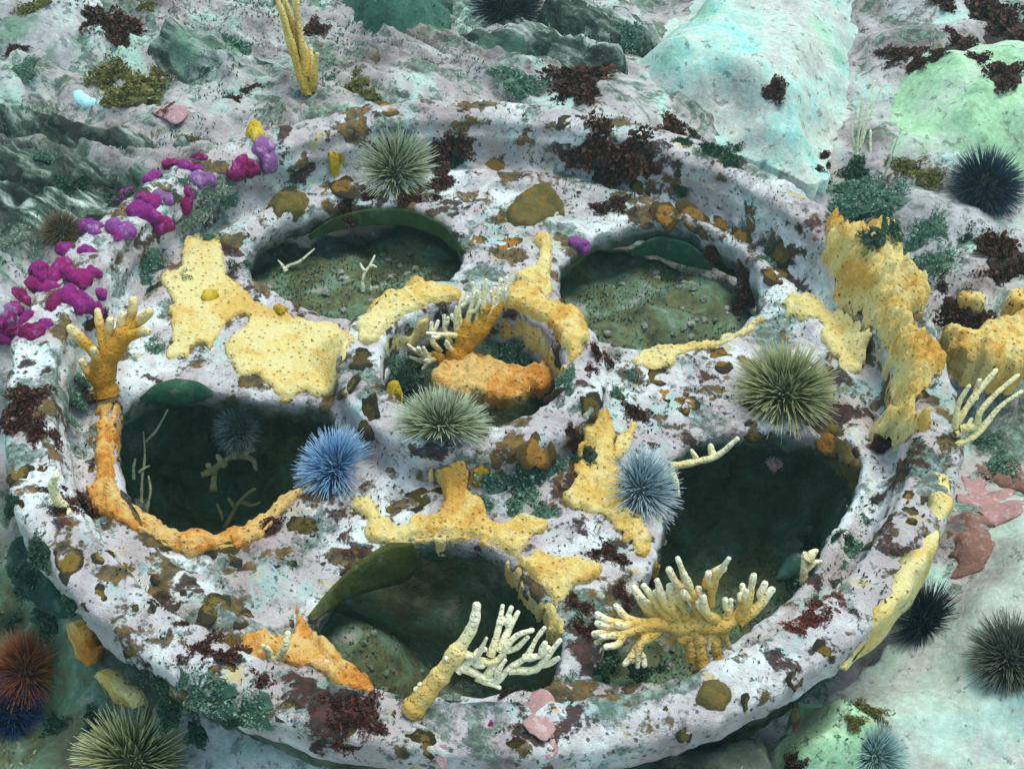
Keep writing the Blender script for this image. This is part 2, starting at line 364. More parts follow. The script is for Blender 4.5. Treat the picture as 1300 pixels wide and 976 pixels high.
def seabed_z(x, y):
    p = xyz(x, y); x = p[:, 0]; y = p[:, 1]; r = np.hypot(x, y)
    n = fbm(p, 5.5, 4, 1); n2 = fbm(p, 26, 3, 9)
    z = -0.155 + 0.024 * n + 0.006 * n2
    z = z + 0.075 * sstep(.45, .75, y) + 0.07 * sstep(-.35, -.7, x) * sstep(-.15, .2, y) + .05 * sstep(.45, .65, x) * sstep(-.05, .3, y) + .045 * sstep(.4, .55, x) * sstep(.1, -.2, y)
    ang = np.degrees(np.arctan2(y, x)) % 360
    z = np.maximum(z, (-.035 + .02 * n + .006 * n2) * 1.0 - .25 * np.maximum(r - .62, 0)) * sstep(55, 75, ang) * sstep(185, 160, ang) * (r > .5) + z * (1 - sstep(55, 75, ang) * sstep(185, 160, ang) * (r > .5))
    a = math.radians(-38); u = x * math.cos(a) + y * math.sin(a); v = -x * math.sin(a) + y * math.cos(a)
    st = fbm(xyz(u * .30, v * 2.2), 17, 4, 31, .5, True)
    m = sstep(-.05, -.3, x - .25 * y) * sstep(.12, .4, y)
    z = z + .007 * st * np.clip(m + .35 * sstep(.45, .6, y), 0, 1) * sstep(.42, .56, r)
    z = np.where(r < .43, z + .012 * noise(p, 14, 5), z)
    z = z + .03 * sstep(.02, .14, y) * sstep(.44, .40, r) - .115 * sstep(.14, .0, y) * sstep(.44, .36, r) * (1 - 1.25 * np.exp(-((x + .13) ** 2 + (y + .30) ** 2) / .010)) - .06 * sstep(-.25, -.5, x) * sstep(.0, -.25, y) * sstep(.48, .54, r)
    z = z + .09 * sstep(.16, .08, np.hypot(x - HUB[0], y))
    return z

def graded(a, b, lo, hi, step, grow=1.22):
    c = list(np.arange(lo, hi + step / 2, step)); s = step; x = c[-1]
    while x < b: s *= grow; x += s; c.append(x)
    s = step; x = c[0]; front = []
    while x > a: s *= grow; x -= s; front.append(x)
    return np.array(front[::-1] + c)
gx = graded(-6, 6, -1.0, 1.0, .0045); gy = graded(-6, 6, -.56, 1.22, .0045)
X, Y = np.meshgrid(gx, gy, indexing='ij'); nx, ny = X.shape
Z = seabed_z(X, Y).reshape(nx, ny)
q = (np.arange(nx - 1)[:, None] * ny + np.arange(ny - 1)[None]).ravel()
xr, yr = X.ravel(), Y.ravel(); rr = np.hypot(xr, yr)
_d = np.c_[xr, yr, Z.ravel()] - CAM; _zc = np.maximum(_d @ FW, .2); _px = IW / 2 + FPX * (_d @ RT) / _zc; _py = IH / 2 - FPX * (_d @ UP) / _zc
a_str = np.clip(1.3 * np.exp(-((_px - 90) / 190) ** 2 - ((_py - 255 - .32 * (_px - 90)) / 62) ** 2) * 1.5 + .35 * np.exp(-((_px - 300) / 160) ** 2 - ((_py - 70) / 60) ** 2) + .4 * np.exp(-((_px - 680) / 110) ** 2 - ((_py - 70) / 40) ** 2), 0, 1)
a_hole_corner_shade = np.clip(sstep(.47, .42, rr) + sstep(-.22, -.42, xr) * sstep(-.05, -.2, yr), 0, 1)  # hole floors, plus the lower-left corner, where shade is put into the colour
def seabed_material():
    b = NB('seabed_growth')
    def chain(stops, scale, off, vec=None): return b.ramp(b.noise(scale, 7, .62, .4, off, vec), *stops)
    crust = chain(((.36, (.20, .16, .16)), (.46, (.38, .33, .34)), (.55, (.48, .45, .45)), (.63, (.44, .62, .55))), 11, 2.0)
    gm = b.ramp(b.noise(12, 6, .74, .6, 6.0), (.50, 0.0), (.56, 1.0))
    gc = b.ramp(b.noise(90, 4, .7), (.35, (.015, .03, .02)), (.5, (.06, .12, .08)), (.66, (.26, .36, .28)))
    crust = b.mix(b.math('MULTIPLY', gm, .8), crust, gc)
    vec = b.map(scale=(.5, 2.4, 1.2), rot=(0, 0, math.radians(38)))
    stri = chain(((.46, (.007, .010, .008)), (.52, (.025, .042, .03)), (.56, (.09, .15, .11)), (.60, (.30, .31, .30)), (.67, (.54, .66, .58))), 19, 0, vec)
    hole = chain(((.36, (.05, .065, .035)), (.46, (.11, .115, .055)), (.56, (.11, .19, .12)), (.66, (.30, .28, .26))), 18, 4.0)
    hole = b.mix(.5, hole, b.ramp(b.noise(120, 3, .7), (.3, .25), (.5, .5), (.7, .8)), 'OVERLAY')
    oc = b.ramp(b.noise(15, 8, .76, .9, 17.2), (.60, 0.0), (.62, 1.0)); crust = b.mix(b.math('MULTIPLY', oc, .9), crust, b.ramp(b.noise(70, 4, .7), (.38, (.03, .02, .012)), (.50, (.09, .06, .02)), (.62, (.16, .10, .03))))
    c = b.mix(b.attr('striated'), crust, stri)
    c = b.mix(b.math('MULTIPLY', b.ramp(b.noise(70, 4, .7, 0, 1), (.58, 0.0), (.63, 1.0)), .7), c, (.04, .05, .045))
    c = b.mix(b.attr('hole_growth_corner_shade'), c, hole)  # growth colour on hole floors; in the lower-left corner it paints in shade
    return b.done(c, b.math('ADD', b.noise(45, 6, .7), b.math('MULTIPLY', b.noise(190, 3), .35)), .8, .007)
M['seabed'] = seabed_material()
seabed = structure(link('seabed', mesh_from('seabed', np.c_[xr, yr, Z.ravel()], np.stack([q, q + ny, q + ny + 1, q + 1], 1), M['seabed'], True, {'striated': a_str, 'hole_growth_corner_shade': a_hole_corner_shade})))
seabed['label'] = 'uneven rocky seabed crusted with lavender algae and green turf'
HM[:] = seabed_z(GX, GY).reshape(HNX, HNY)

# ------------------------------------------------------------------ draped bodies: an outline on the ground that grows into a rounded thick body
def drape(px, thick, edge=.012, zmin=-9.0, z=None, step=.0035, skirt=.02, lump=(0.25, 40), rough=(.004, 45), smooth=2, follow=1.0, extra=None, seed=0, raster=True, fine=(.05, 130), soft=False):
    """px: outline in photograph pixels, put on the surface it lies on (or at height z). Returns vertices (local to origin), faces, origin."""
    px = np.asarray(px, float)
    if z is None: P3 = np.array([hit(a, b, zmin) for a, b in px])
    else: P3 = unproj(px, z)
    C3 = chaikin(P3[:, :2], smooth); ctr = np.array([*P3[:, :2].mean(0), 0])
    lo = C3.min(0) - .02; hi = C3.max(0) + .02
    def base(pts):
        d2 = ((pts[:, None, :] - P3[None, :, :2]) ** 2).sum(2) + 2e-5; w = 1 / d2 ** 1.5
        b = (w @ P3[:, 2]) / w.sum(1)
        h = 0
        for ox, oy in ((0, 0), (.008, 0), (-.008, 0), (0, .008), (0, -.008), (.006, .006), (-.006, .006), (.006, -.006), (-.006, -.006)): h = h + height(pts[:, 0] + ox, pts[:, 1] + oy) / 9
        w = sstep(-.05, -.012, h - b)
        return b + w * (np.maximum(h, b - .006) - b) * follow
    def evalz(pts):
        sd, near = poly_sdf(pts, C3)
        sd = sd + rough[0] * fbm(xyz(pts[:, 0], pts[:, 1]), rough[1], 3, seed + 3)
        t = np.clip(-sd / edge, 0, 1); prof = t * t * (3 - 2 * t) if soft else np.sqrt(np.clip(1 - (1 - t) ** 2, 0, 1))
        q = xyz(pts[:, 0], pts[:, 1])
        l = 1 + lump[0] * fbm(q, lump[1], 3, seed + 7) + fine[0] * noise(q, fine[1], seed + 8)
        zz = base(pts) + thick * prof * l
        if extra is not None: zz = zz + extra(pts, -sd) * prof
        return sd, zz
    gx = np.arange(lo[0], hi[0], step); gy = np.arange(lo[1], hi[1], step); A, B = np.meshgrid(gx, gy, indexing='ij'); n1, n2 = A.shape
    pts = np.c_[A.ravel(), B.ravel()]; sd, _ = evalz(pts); S = sd.reshape(n1, n2)
    ins = S < 0; keep = ins[:-1, :-1] | ins[1:, :-1] | ins[:-1, 1:] | ins[1:, 1:]
    gS = np.stack(np.gradient(S, step), 2); gn = (gS ** 2).sum(2) + .05
    P = np.stack([A, B], 2); out = S > 0; mv = np.clip((S / gn)[..., None] * gS, -1.2 * step, 1.2 * step)
    P = np.where(out[..., None], P - mv, P)
    pts2 = P.reshape(-1, 2); _, zz = evalz(pts2)
    used = np.zeros((n1, n2), bool)
    for a, b in ((0, 0), (1, 0), (0, 1), (1, 1)): used[a:n1 - 1 + a, b:n2 - 1 + b] |= keep
    idx = np.full((n1, n2), -1); idx[used] = np.arange(used.sum())
    V = np.c_[pts2, zz][used.ravel()]
    I, J = np.nonzero(keep); F = np.stack([idx[I, J], idx[I + 1, J], idx[I + 1, J + 1], idx[I, J + 1]], 1)
    e = np.concatenate([F[:, [0, 1]], F[:, [1, 2]], F[:, [2, 3]], F[:, [3, 0]]]); key = np.sort(e, 1); kk = key[:, 0] * 10 ** 7 + key[:, 1]
    u, first, cnt = np.unique(kk, return_index=True, return_counts=True); be = e[first[cnt == 1]]
    bv = np.unique(be); mp = np.full(len(V), -1); mp[bv] = len(V) + np.arange(len(bv))
    low = V[bv].copy(); low[:, 2] -= skirt; cxy = low[:, :2] - V[:, :2].mean(0); low[:, :2] -= cxy * .02
    V = np.concatenate([V, low]); F = np.concatenate([F, np.stack([be[:, 1], be[:, 0], mp[be[:, 0]], mp[be[:, 1]]], 1)])
    # flat underside so the body is closed
    nb = F[:len(I)][:, ::-1].copy(); m2 = np.arange(len(V)); 
    if raster:
        i0, i1 = np.searchsorted(hgx, [lo[0], hi[0]]); j0, j1 = np.searchsorted(hgy, [lo[1], hi[1]])
        if i1 > i0 and j1 > j0:
            pp = np.c_[GX[i0:i1, j0:j1].ravel(), GY[i0:i1, j0:j1].ravel()]; s2, z2 = evalz(pp)
            cur = HM[i0:i1, j0:j1].ravel(); HM[i0:i1, j0:j1] = np.where(s2 < 0, np.maximum(cur, z2), cur).reshape(i1 - i0, j1 - j0)
    org = np.array([ctr[0], ctr[1], float(V[:, 2].min())])
    return V - org, F, org

def body(name, mat, px, thick, parent=None, **kw):
    V, F, org = drape(px, thick, **kw)
    return link(name, mesh_from(name, V, F, M[mat]), parent, org if parent is None else org - np.array(parent.location))

# ------------------------------------------------------------------ boulders around the wheel
def boulder(px, mat, thick, label, **kw):
    o = body('boulder', mat, px, thick, edge=kw.pop('edge', .10), step=.006, skirt=.12, lump=kw.pop('lump', (.30, 9)), rough=(.014, 16), fine=(.05, 45), follow=kw.pop('follow', .6), soft=True, **kw)
    return tag(o, label, 'boulder', 'boulders around the wheel')
boulder([(1085,-60),(1240,-60),(1330,10),(1260,60),(1180,85),(1110,95),(1085,60)], 'rock_lavender', .05, 'pale lavender boulder at the top edge behind the pale green rock', z=-.10, seed=3)
boulder([(930,-70),(1080,-60),(1098,20),(1085,110),(1070,190),(1040,235),(1000,225),(940,190),(880,170),(815,160),(775,130),(800,90),(850,40),(890,-10)], 'rock_turquoise', .075, 'large smooth pale turquoise boulder behind the wheel', z=-.085, seed=5, edge=.10, lump=(.12, 10))
boulder([(1090,120),(1150,95),(1230,80),(1330,110),(1380,180),(1340,260),(1240,270),(1160,235),(1105,215)], 'rock_green', .06, 'pale green boulder with a purple urchin on its edge', z=-.10, seed=8, edge=.12, lump=(.3, 10))
boulder([(950,230),(1050,235),(1130,240),(1230,265),(1330,300),(1340,400),(1240,400),(1170,370),(1080,330),(1000,300)], 'rock_lavender', .035, 'grey lavender rock between the purple urchin and the ridged yellow sponge', z=-.13, seed=11)
boulder([(1230,650),(1330,620),(1420,760),(1400,960),(1250,1040),(1100,1000),(1030,930),(1060,880),(1140,820),(1200,730)], 'rock_slab', .045, 'pale smooth slab of rock under the dark urchins beside the rim', z=-.13, seed=13, edge=.08)
boulder([(985,900),(1060,880),(1110,930),(1130,1000),(1040,1040),(960,1000)], 'rock_green', .05, 'small pale green rock against the rim below the olive weed', z=-.125, seed=15, edge=.05)
boulder([(430,-60),(570,-60),(580,25),(550,52),(505,68),(455,58),(428,20)], 'rock_dark', .06, 'dark green rounded stone at the top edge', z=-.07, seed=17, edge=.05)
boulder([(-80,330),(30,325),(60,370),(70,440),(30,470),(-60,470)], 'rock_lavender', .05, 'lavender rock under the magenta colony beside the rim', z=-.07, seed=19, edge=.06)
boulder([(-60,-60),(130,-60),(170,20),(130,80),(110,110),(40,120),(-60,140)], 'rock_lavender', .04, 'flat lavender rock beside the dark maroon seaweed', z=-.07, seed=21, edge=.07)
boulder([(190,885),(300,890),(420,930),(500,985),(480,1060),(300,1060),(230,980)], 'rock_lavender', .04, 'knobbly grey rock under the near edge of the wheel', z=-.135, seed=23, edge=.05)
boulder([(470,962),(600,968),(760,962),(900,948),(985,930),(1010,1060),(740,1080),(480,1060)], 'crust', .035, 'crusted rock under the near edge of the rim at the bottom', z=-.10, seed=25, edge=.04)
for i, (pp, th, lb) in enumerate([
    ([(-40,205),(60,215),(150,250),(230,268),(290,285),(280,300),(200,300),(110,290),(30,262),(-40,250)], .035, 'long dark striated ledge above the magenta colony'),
    ([(-40,150),(60,160),(150,190),(240,215),(300,235),(270,248),(180,240),(90,215),(-40,195)], .03, 'striated ledge of pale and black layers below the cyan shell'),
    ([(180,45),(280,60),(350,90),(345,112),(280,110),(200,85)], .028, 'green striated ledge beside the golden plume coral'),
    ([(585,40),(680,55),(790,95),(800,125),(720,105),(640,92),(580,70)], .035, 'greenish ledge between the dark stone and the turquoise boulder'),
    ([(680,5),(760,15),(850,45),(840,80),(770,75),(700,50)], .04, 'yellow green streaked ledge at the foot of the turquoise boulder')]):
    o = body('rock_ledge', 'rock_striated', pp, th, z=-.085 if i < 2 else -.07, edge=.03, step=.005, skirt=.1, lump=(.3, 20), rough=(.014, 22), fine=(.1, 60), follow=.7, soft=True, seed=40 + i)
    tag(o, lb, 'rock ledge', 'rock ledges beyond the wheel')

# ------------------------------------------------------------------ the wheel: one cast body meshed from a distance field, split into rim, web, spokes and hub
HSTEP = 0.0034
wx = np.arange(-.525, .526, HSTEP); wz = np.arange(-.145, .045, HSTEP)
AX, AY = np.meshgrid(wx, wx, indexing='ij'); P2 = np.c_[AX.ravel(), AY.ravel()]
hole2 = np.full(len(P2), 1e9)
for k, Pg in HOLE_XY.items(): hole2 = np.minimum(hole2, poly_sdf(P2, Pg)[0])
hole2 = hole2.reshape(AX.shape)
R2 = np.hypot(AX, AY); HR2 = np.hypot(AX - HUB[0], AY - HUB[1])
nlow = .003 * noise(xyz(AX, AY), 7, 3).reshape(AX.shape)
def rbox(a, b, ha, hb, r):
    qa = np.abs(a) - ha + r; qb = np.abs(b) - hb + r
    return np.hypot(np.maximum(qa, 0), np.maximum(qb, 0)) + np.minimum(np.maximum(qa, qb), 0) - r
def smin(a, b, k):
    h = np.clip(.5 + .5 * (b - a) / k, 0, 1); return b * (1 - h) + a * h - k * h * (1 - h)
zz = wz[None, None, :]
rim = smin(rbox((R2 + nlow - .4755)[:, :, None], zz + .010, .0250, .023, .011), rbox((R2 + nlow - .456)[:, :, None], zz + .07, .012, .062, .01), .006)
lipn = rbox((R2 + nlow - .408)[:, :, None], zz + .062, .016, .016, .012)            # raised bead around the web
web = rbox((R2 - .20)[:, :, None], zz + .073, .26, .017, .008); 
def smax(a, b, k): return -smin(-a, -b, k)
web = smax(smin(web, lipn, .012), -hole2[:, :, None], .010)
hub = rbox((HR2 + nlow - .122)[:, :, None], zz + .064, .024, .050, .009)
S = smin(smin(rim, web, .026), hub, .012)
S = smax(S, (.098 - HR2)[:, :, None], .01)
band = np.argwhere(np.abs(S) < .017)
bp = np.c_[wx[band[:, 0]], wx[band[:, 1]], wz[band[:, 2]]]
S[band[:, 0], band[:, 1], band[:, 2]] += .0028 * fbm(bp, 26, 3, 2) + .0022 * np.abs(noise(bp, 60, 8)) - .001
V, F = surface_nets(S, (wx[0], wx[0], wz[0]), HSTEP)
ii = np.round((V[:, 0] - HX0) / HS).astype(int); jj = np.round((V[:, 1] - HY0) / HS).astype(int)
np.maximum.at(HM, (ii, jj), V[:, 2])
for _ in range(1):      # close single-cell gaps left by the raster
    for d in ((1, 0), (0, 1)):
        nb = np.minimum(np.roll(HM, 1, d.index(1)), np.roll(HM, -1, d.index(1))); HM = np.where((nb > HM + .02), nb, HM)
fc = V[F].mean(1); fr = np.hypot(fc[:, 0], fc[:, 1]); fh = np.hypot(fc[:, 0] - HUB[0], fc[:, 1] - HUB[1]); fa = np.degrees(np.arctan2(fc[:, 1], fc[:, 0]))
gaps = [161, 85, 8, -63, -122]
cls = np.full(len(F), 10)
dang = np.abs((fa[:, None] - np.array(gaps)[None] + 180) % 360 - 180); cls[:] = 2 + dang.argmin(1)
cls[fr > .392] = 1; cls[fr > .444] = 0; cls[fh < .15] = 9
wheel = empty('spoked_wheel', (0, 0, -.12))
tag(wheel, 'large encrusted sunken wheel with five spokes lying on the rocks', 'wheel')
nrm = np.zeros_like(V); fn = np.cross(V[F[:, 2]] - V[F[:, 0]], V[F[:, 3]] - V[F[:, 1]])
for c in range(4): np.add.at(nrm, F[:, c], fn)
nrm /= np.linalg.norm(nrm, axis=1)[:, None] + 1e-12
V = V + nrm * (.0012 * noise(V, 140, 5) + .0015 * noise(V, 80, 6))[:, None]
def wheel_part(name, mask):
    f = F[mask]; u, inv = np.unique(f, return_inverse=True)
    me = mesh_from(name, V[u] - np.array([0, 0, -.12]), inv.reshape(f.shape), M['crust'])
    me.normals_split_custom_set_from_vertices(nrm[u].astype(np.float32).tolist())
    return link(name, me, wheel)
wheel_part('rim', cls == 0); wheel_part('web', cls == 1); wheel_part('hub', cls == 9)
for k in range(5): wheel_part('spoke', cls == 2 + k)

# ------------------------------------------------------------------ turf too fine to count: blades over hole floors, rocks and the wheel
def turf(name, label, mat, n, size, where, thin=.22, zlift=0.0):
    rs = np.random.default_rng(len(name) + n); P = np.c_[rs.uniform(-.95, 1.0, n), rs.uniform(-.55, 1.2, n)]
    P = P[where(P, rs)]; z = height(P[:, 0], P[:, 1]); m = len(P); C = np.c_[P, z + zlift]
    f = rs.normal(0, .7, (m, 3)); f[:, 2] = np.abs(f[:, 2]) + .7; f /= np.linalg.norm(f, axis=1)[:, None]
    s = np.cross(f, rs.normal(size=(m, 3))); s /= np.linalg.norm(s, axis=1)[:, None]; L = (size * rs.uniform(.5, 1.5, m))[:, None]; w = L * thin
    V = np.stack([C - f * L * .2, C + f * L * .45 + s * w, C + f * L, C + f * L * .45 - s * w], 1).reshape(-1, 3)
    sh = np.repeat(np.clip(rs.uniform(.3, .9, m), 0, 1), 4) * np.tile([.6, .9, 1.0, .9], m)
    o = link(name, mesh_from(name, V, (np.arange(m)[:, None] * 4 + np.arange(4)), M[mat], False, {'shade': sh}))
    return stuff(o, label, 'turf')
nz = lambda P, sc_, sd: fbm(xyz(P[:, 0], P[:, 1]), sc_, 3, sd)
R_ = lambda P: np.hypot(P[:, 0], P[:, 1])
turf('wheel_turf', 'fine dark turf patches on the crust of the wheel', 'darkgreen', 60000, .0042, lambda P, rs: (R_(P) < .5) & (height(P[:, 0], P[:, 1]) > -.10) & (nz(P, 20, 12) > .42))

# ------------------------------------------------------------------ labels that point at one thing: by the landmark beside it
LM = [('the blue urchin beside the hub', (430,585)), ('the green urchin on the hub', (560,547)), ('the green urchin on the far rim', (500,205)),
      ('the green urchin on the widest spoke', (997,488)), ('the slate blue urchin', (818,620)), ('the big pale yellow sponge', (330,430)),
      ('the long ridged sponge', (1115,400)), ('the white branching coral', (640,820)), ('the white tipped coral bush', (880,770)),
      ('the orange finger coral', (140,440)), ('the magenta colony', (100,345)), ('the turquoise boulder', (950,110)), ('the black urchin by the rim', (1172,778)),
      ('the red brown urchin', (35,855)), ('the olive urchin in the corner', (165,940)), ('the golden plume coral', (372,60)), ('the purple urchin', (1250,232)),
      ('the forked orange sponge', (385,820)), ('the pink round crust', (685,905)), ('the large olive sea squirt', (680,262)), ('the orange sponge around the left hole', (230,690)),
      ('the cream branching coral', (1250,520)), ('the hub sponge', (690,410)), ('the pale slab', (1200,900))]
ORD = ['', 'second', 'third', 'fourth', 'fifth', 'sixth', 'seventh', 'eighth', 'ninth', 'tenth']
pending = []
def auto(o, px, py, what, cat, group): pending.append((o, px, py, what, cat, group))
def finish_labels():
    buck = {}
    for o, x, y, what, cat, group in pending:
        d, name, lx, ly = min((math.hypot(x - l[1][0], (y - l[1][1]) * 1.2), l[0], *l[1]) for l in LM)
        dx, dy = x - lx, (y - ly) * 1.2
        w = ('right of' if dx > 0 else 'left of') if abs(dx) > abs(dy) else ('below' if dy > 0 else 'above')
        if d < 30: w = 'touching'
        buck.setdefault((what, w, name), []).append((d, o, cat, group))
    for (what, w, name), L in buck.items():
        for k, (d, o, cat, group) in enumerate(sorted(L, key=lambda t: t[0])):
            lab = f'{what} {w} {name}' if k == 0 else f'{what}, {ORD[min(k, 9)]} one {w} {name}'
            if len(L) > 1 and k == 0: lab = f'{what}, first one {w} {name}'
            tag(o, lab, cat, group)

# ------------------------------------------------------------------ sponges
def sponge(px, mat, thick, label, name='encrusting_sponge', **kw):
    kw.setdefault('zmin', -.07); kw.setdefault('smooth', 1); kw.setdefault('rough', (.0030, 95)); kw.setdefault('lump', (.40, 55)); kw.setdefault('step', .0023); kw.setdefault('fine', (.35, 210))
    if name == 'encrusting_sponge': thick *= .55; kw['edge'] = kw.get('edge', .012) * .42
    o = body(name, mat, px, thick, **kw)
    return tag(o, label, 'sponge', 'yellow and orange sponges on the wheel')
sponge([(250,302),(272,298),(285,315),(283,345),(300,362),(318,380),(335,392),(352,397),(390,410),(440,415),(448,425),(440,450),(430,475),(420,500),(400,510),(385,492),(372,510),(350,510),(338,490),(330,478),(302,480),(290,452),(286,435),(300,425),(315,415),(312,400),(295,405),(280,420),(268,440),(270,448),(255,435),(245,440),(240,455),(218,458),(212,450),(222,420),(214,400),(220,380),(205,362),(207,345),(222,345),(232,340),(228,320)],
       'sponge_pale', .010, 'broad pale yellow sponge sheet spread over the spoke beside the hub', edge=.010, lump=(.12, 40), fine=(.12, 170))
sponge([(450,425),(460,400),(480,375),(500,364),(540,360),(575,366),(592,380),(562,388),(548,400),(535,408),(520,425),(505,434),(480,434),(462,440)], 'sponge_pale', .012, 'pale yellow sponge on the far half of the hub', seed=3)
sponge([(640,372),(655,360),(690,375),(705,392),(735,405),(750,430),(737,447),(720,475),(706,470),(692,435),(670,418),(650,412),(633,418),(636,395)], 'sponge_gold', .017, 'thick golden sponge curling around the hub edge', seed=4, edge=.016)
sponge([(672,300),(695,295),(703,310),(698,340),(702,376),(682,372),(655,358),(660,345),(684,340),(686,318)], 'sponge_pale', .012, 'narrow yellow sponge strip climbing between the two far holes', seed=5)
sponge([(546,482),(556,466),(575,456),(605,451),(635,460),(662,471),(686,466),(694,450),(712,462),(706,484),(668,503),(640,509),(615,506),(585,500),(560,494)], 'sponge_orange', .018, 'bright orange sponge arching inside the hub bore', z=-.062, seed=6, edge=.018, skirt=.014)
sponge([(446,635),(473,631),(481,650),(502,673),(519,669),(527,654),(554,658),(566,640),(556,612),(545,600),(566,594),(600,596),(620,600),(612,612),(593,615),(600,631),(616,638),(623,665),(639,665),(662,650),(693,662),(697,673),(670,685),(660,700),(668,712),(685,698),(708,712),(731,708),(768,723),(758,739),(727,742),(720,758),(708,770),(720,789),(714,808),(699,802),(685,770),(666,750),(650,727),(641,700),(616,688),(566,686),(527,686),(492,694),(469,690),(454,681),(473,665),(450,650)],
       'sponge_gold', .013, 'golden orange sponge along the edge of the near hole below the hub', seed=7, edge=.011)
sponge([(768,517),(778,535),(780,555),(778,575),(786,595),(785,615),(800,645),(812,655),(822,675),(828,700),(846,718),(835,722),(812,712),(792,688),(772,655),(740,650),(720,645),(716,625),(735,605),(724,600),(735,580),(737,550),(745,540),(760,530)],
       'sponge_gold', .013, 'yellow sponge with a pointed top beside the slate blue urchin', seed=8)
sponge([(802,537),(808,540),(806,553),(795,572),(782,585),(776,580),(785,560)], 'sponge_pale', .010, 'small yellow sponge finger pointing away from the slate blue urchin', seed=9, edge=.006)
def corr(pts, d): return .0030 * np.sin((pts[:, 1] * .9 - pts[:, 0] * .35) * 520 + 2.0 * noise(xyz(pts[:, 0], pts[:, 1]), 30, 2)) * np.clip(d / .01, 0, 1) + .004 * np.clip(d / .02, 0, 1)
sponge([(1060,278),(1070,300),(1095,305),(1125,325),(1147,335),(1146,370),(1176,385),(1173,396),(1150,400),(1156,425),(1182,440),(1198,460),(1196,478),(1182,470),(1180,495),(1162,510),(1157,535),(1186,540),(1176,550),(1147,562),(1102,556),(1108,542),(1137,532),(1131,490),(1123,450),(1093,410),(1064,375),(1050,340),(1045,315),(1049,285)],
       'sponge_gold', .024, 'long thick yellow sponge with fine ridges on the rim', 'ridged_sponge', zmin=-.065, seed=10, edge=.014, extra=corr, step=.0026, skirt=.02, lump=(.35, 34))
sponge([(988,382),(1030,378),(1052,400),(1070,403),(1108,420),(1102,445),(1090,476),(1065,470),(1060,450),(1035,430),(1052,412),(1000,412)], 'sponge_pale', .011, 'flat yellow sponge patch between the widest spoke and the ridged sponge', seed=11)
sponge([(1195,412),(1230,428),(1262,405),(1310,408),(1312,468),(1260,470),(1220,452),(1200,436)], 'sponge_gold', .02, 'yellow sponge cup outside the rim above the cream coral', 'cup_sponge', zmin=-.06, seed=12, edge=.02, skirt=.04, follow=.3, fine=(.15, 190))
sponge([(1216,372),(1250,372),(1252,388),(1218,386)], 'sponge_gold', .014, 'small yellow sponge lump above the yellow cup sponge', zmin=-.06, seed=13)
sponge([(1275,370),(1312,372),(1310,392),(1280,390)], 'sponge_gold', .016, 'yellow sponge lump cut by the photo edge', zmin=-.06, seed=14)
sponge([(121,497),(156,497),(147,530),(143,575),(150,618),(184,652),(224,678),(272,681),(331,664),(376,622),(385,627),(356,656),(333,690),(266,697),(248,712),(224,698),(177,678),(134,656),(104,622),(126,616),(120,583),(126,530)],
       'sponge_orange', .014, 'orange sponge band around the edge of the left hole', seed=15, edge=.010)
sponge([(372,757),(380,770),(393,801),(437,836),(472,868),(492,880),(454,882),(425,858),(378,846),(354,842),(337,828),(289,824),(301,811),(342,799),(345,811),(362,813),(376,800)],
       'sponge_orange', .014, 'forked orange sponge between the left and near holes', seed=16, edge=.009, zmin=-.05)
sponge([(798,464),(815,445),(860,437),(900,434),(940,418),(968,402),(971,408),(940,430),(900,444),(868,448),(850,466),(828,473)], 'sponge_pale', .009, 'pale yellow sponge lip along the near edge of the far right hole', seed=19, edge=.008)
sponge([(1040,548),(1058,538),(1078,560),(1096,590),(1088,606),(1066,590),(1050,570)], 'olive', .014, 'brown orange crumbly sponge at the corner of the right hole', seed=20, zmin=-.07)
for px, py, r, lb in ((325,172,10,'small lemon yellow sponge above the magenta sea squirts'), (428,202,9,'small lemon yellow sponge beside the green urchin on the far rim'), (610,603,10,'small lemon yellow sponge below the green urchin on the hub'), (266,378,9,'lemon yellow dot on the big pale sponge'), (355,395,8,'lemon sponge on the far edge of the big pale sponge'), (500,503,8,'tiny lemon sponge on the hub edge')):
    t = np.linspace(0, 2 * np.pi, 9)[:-1]
    sponge(np.c_[px + r * 1.2 * np.cos(t), py + r * .7 * np.sin(t)], 'sponge_lemon', .008, lb, 'small_sponge', edge=.006, step=.0025)

# ------------------------------------------------------------------ sea squirts, crust lumps and other small domes
def dome_mesh(name, seed, mat, flat=.55, n=22, rings=7, lob=.22):
    rs = np.random.default_rng(seed); V = []; ph = rs.uniform(0, 6.28, 3)
    for i in range(rings + 1):
        e = -0.5 + (math.pi / 2 + .5) * i / rings
        for k in range(n):
            a = 2 * math.pi * k / n
            q = 1 + lob * math.sin(2 * a + ph[0]) + lob * .6 * math.sin(3 * a + ph[1]) + lob * .4 * math.sin(5 * a + ph[2])
            V.append((q * math.cos(e) * math.cos(a), q * math.cos(e) * math.sin(a), flat * math.sin(e)))
    V = np.array(V); V[:, 2] -= .30 * flat * np.exp(-(V[:, 0] ** 2 + V[:, 1] ** 2) / .04); V += .13 * np.c_[noise(V, 2.7, seed), noise(V, 2.7, seed + 5), noise(V, 2.7, seed + 9) * flat] + .06 * np.c_[noise(V, 4.7, seed + 2), noise(V, 4.7, seed + 3), noise(V, 4.7, seed + 4) * flat] + .04 * np.c_[noise(V, 7, seed), noise(V, 7, seed + 5), noise(V, 7, seed + 9)]
    F = [(i * n + k, i * n + (k + 1) % n, (i + 1) * n + (k + 1) % n, (i + 1) * n + k) for i in range(rings) for k in range(n)]
    return mesh_from(name, V, F, M[mat])
DOMES = {}
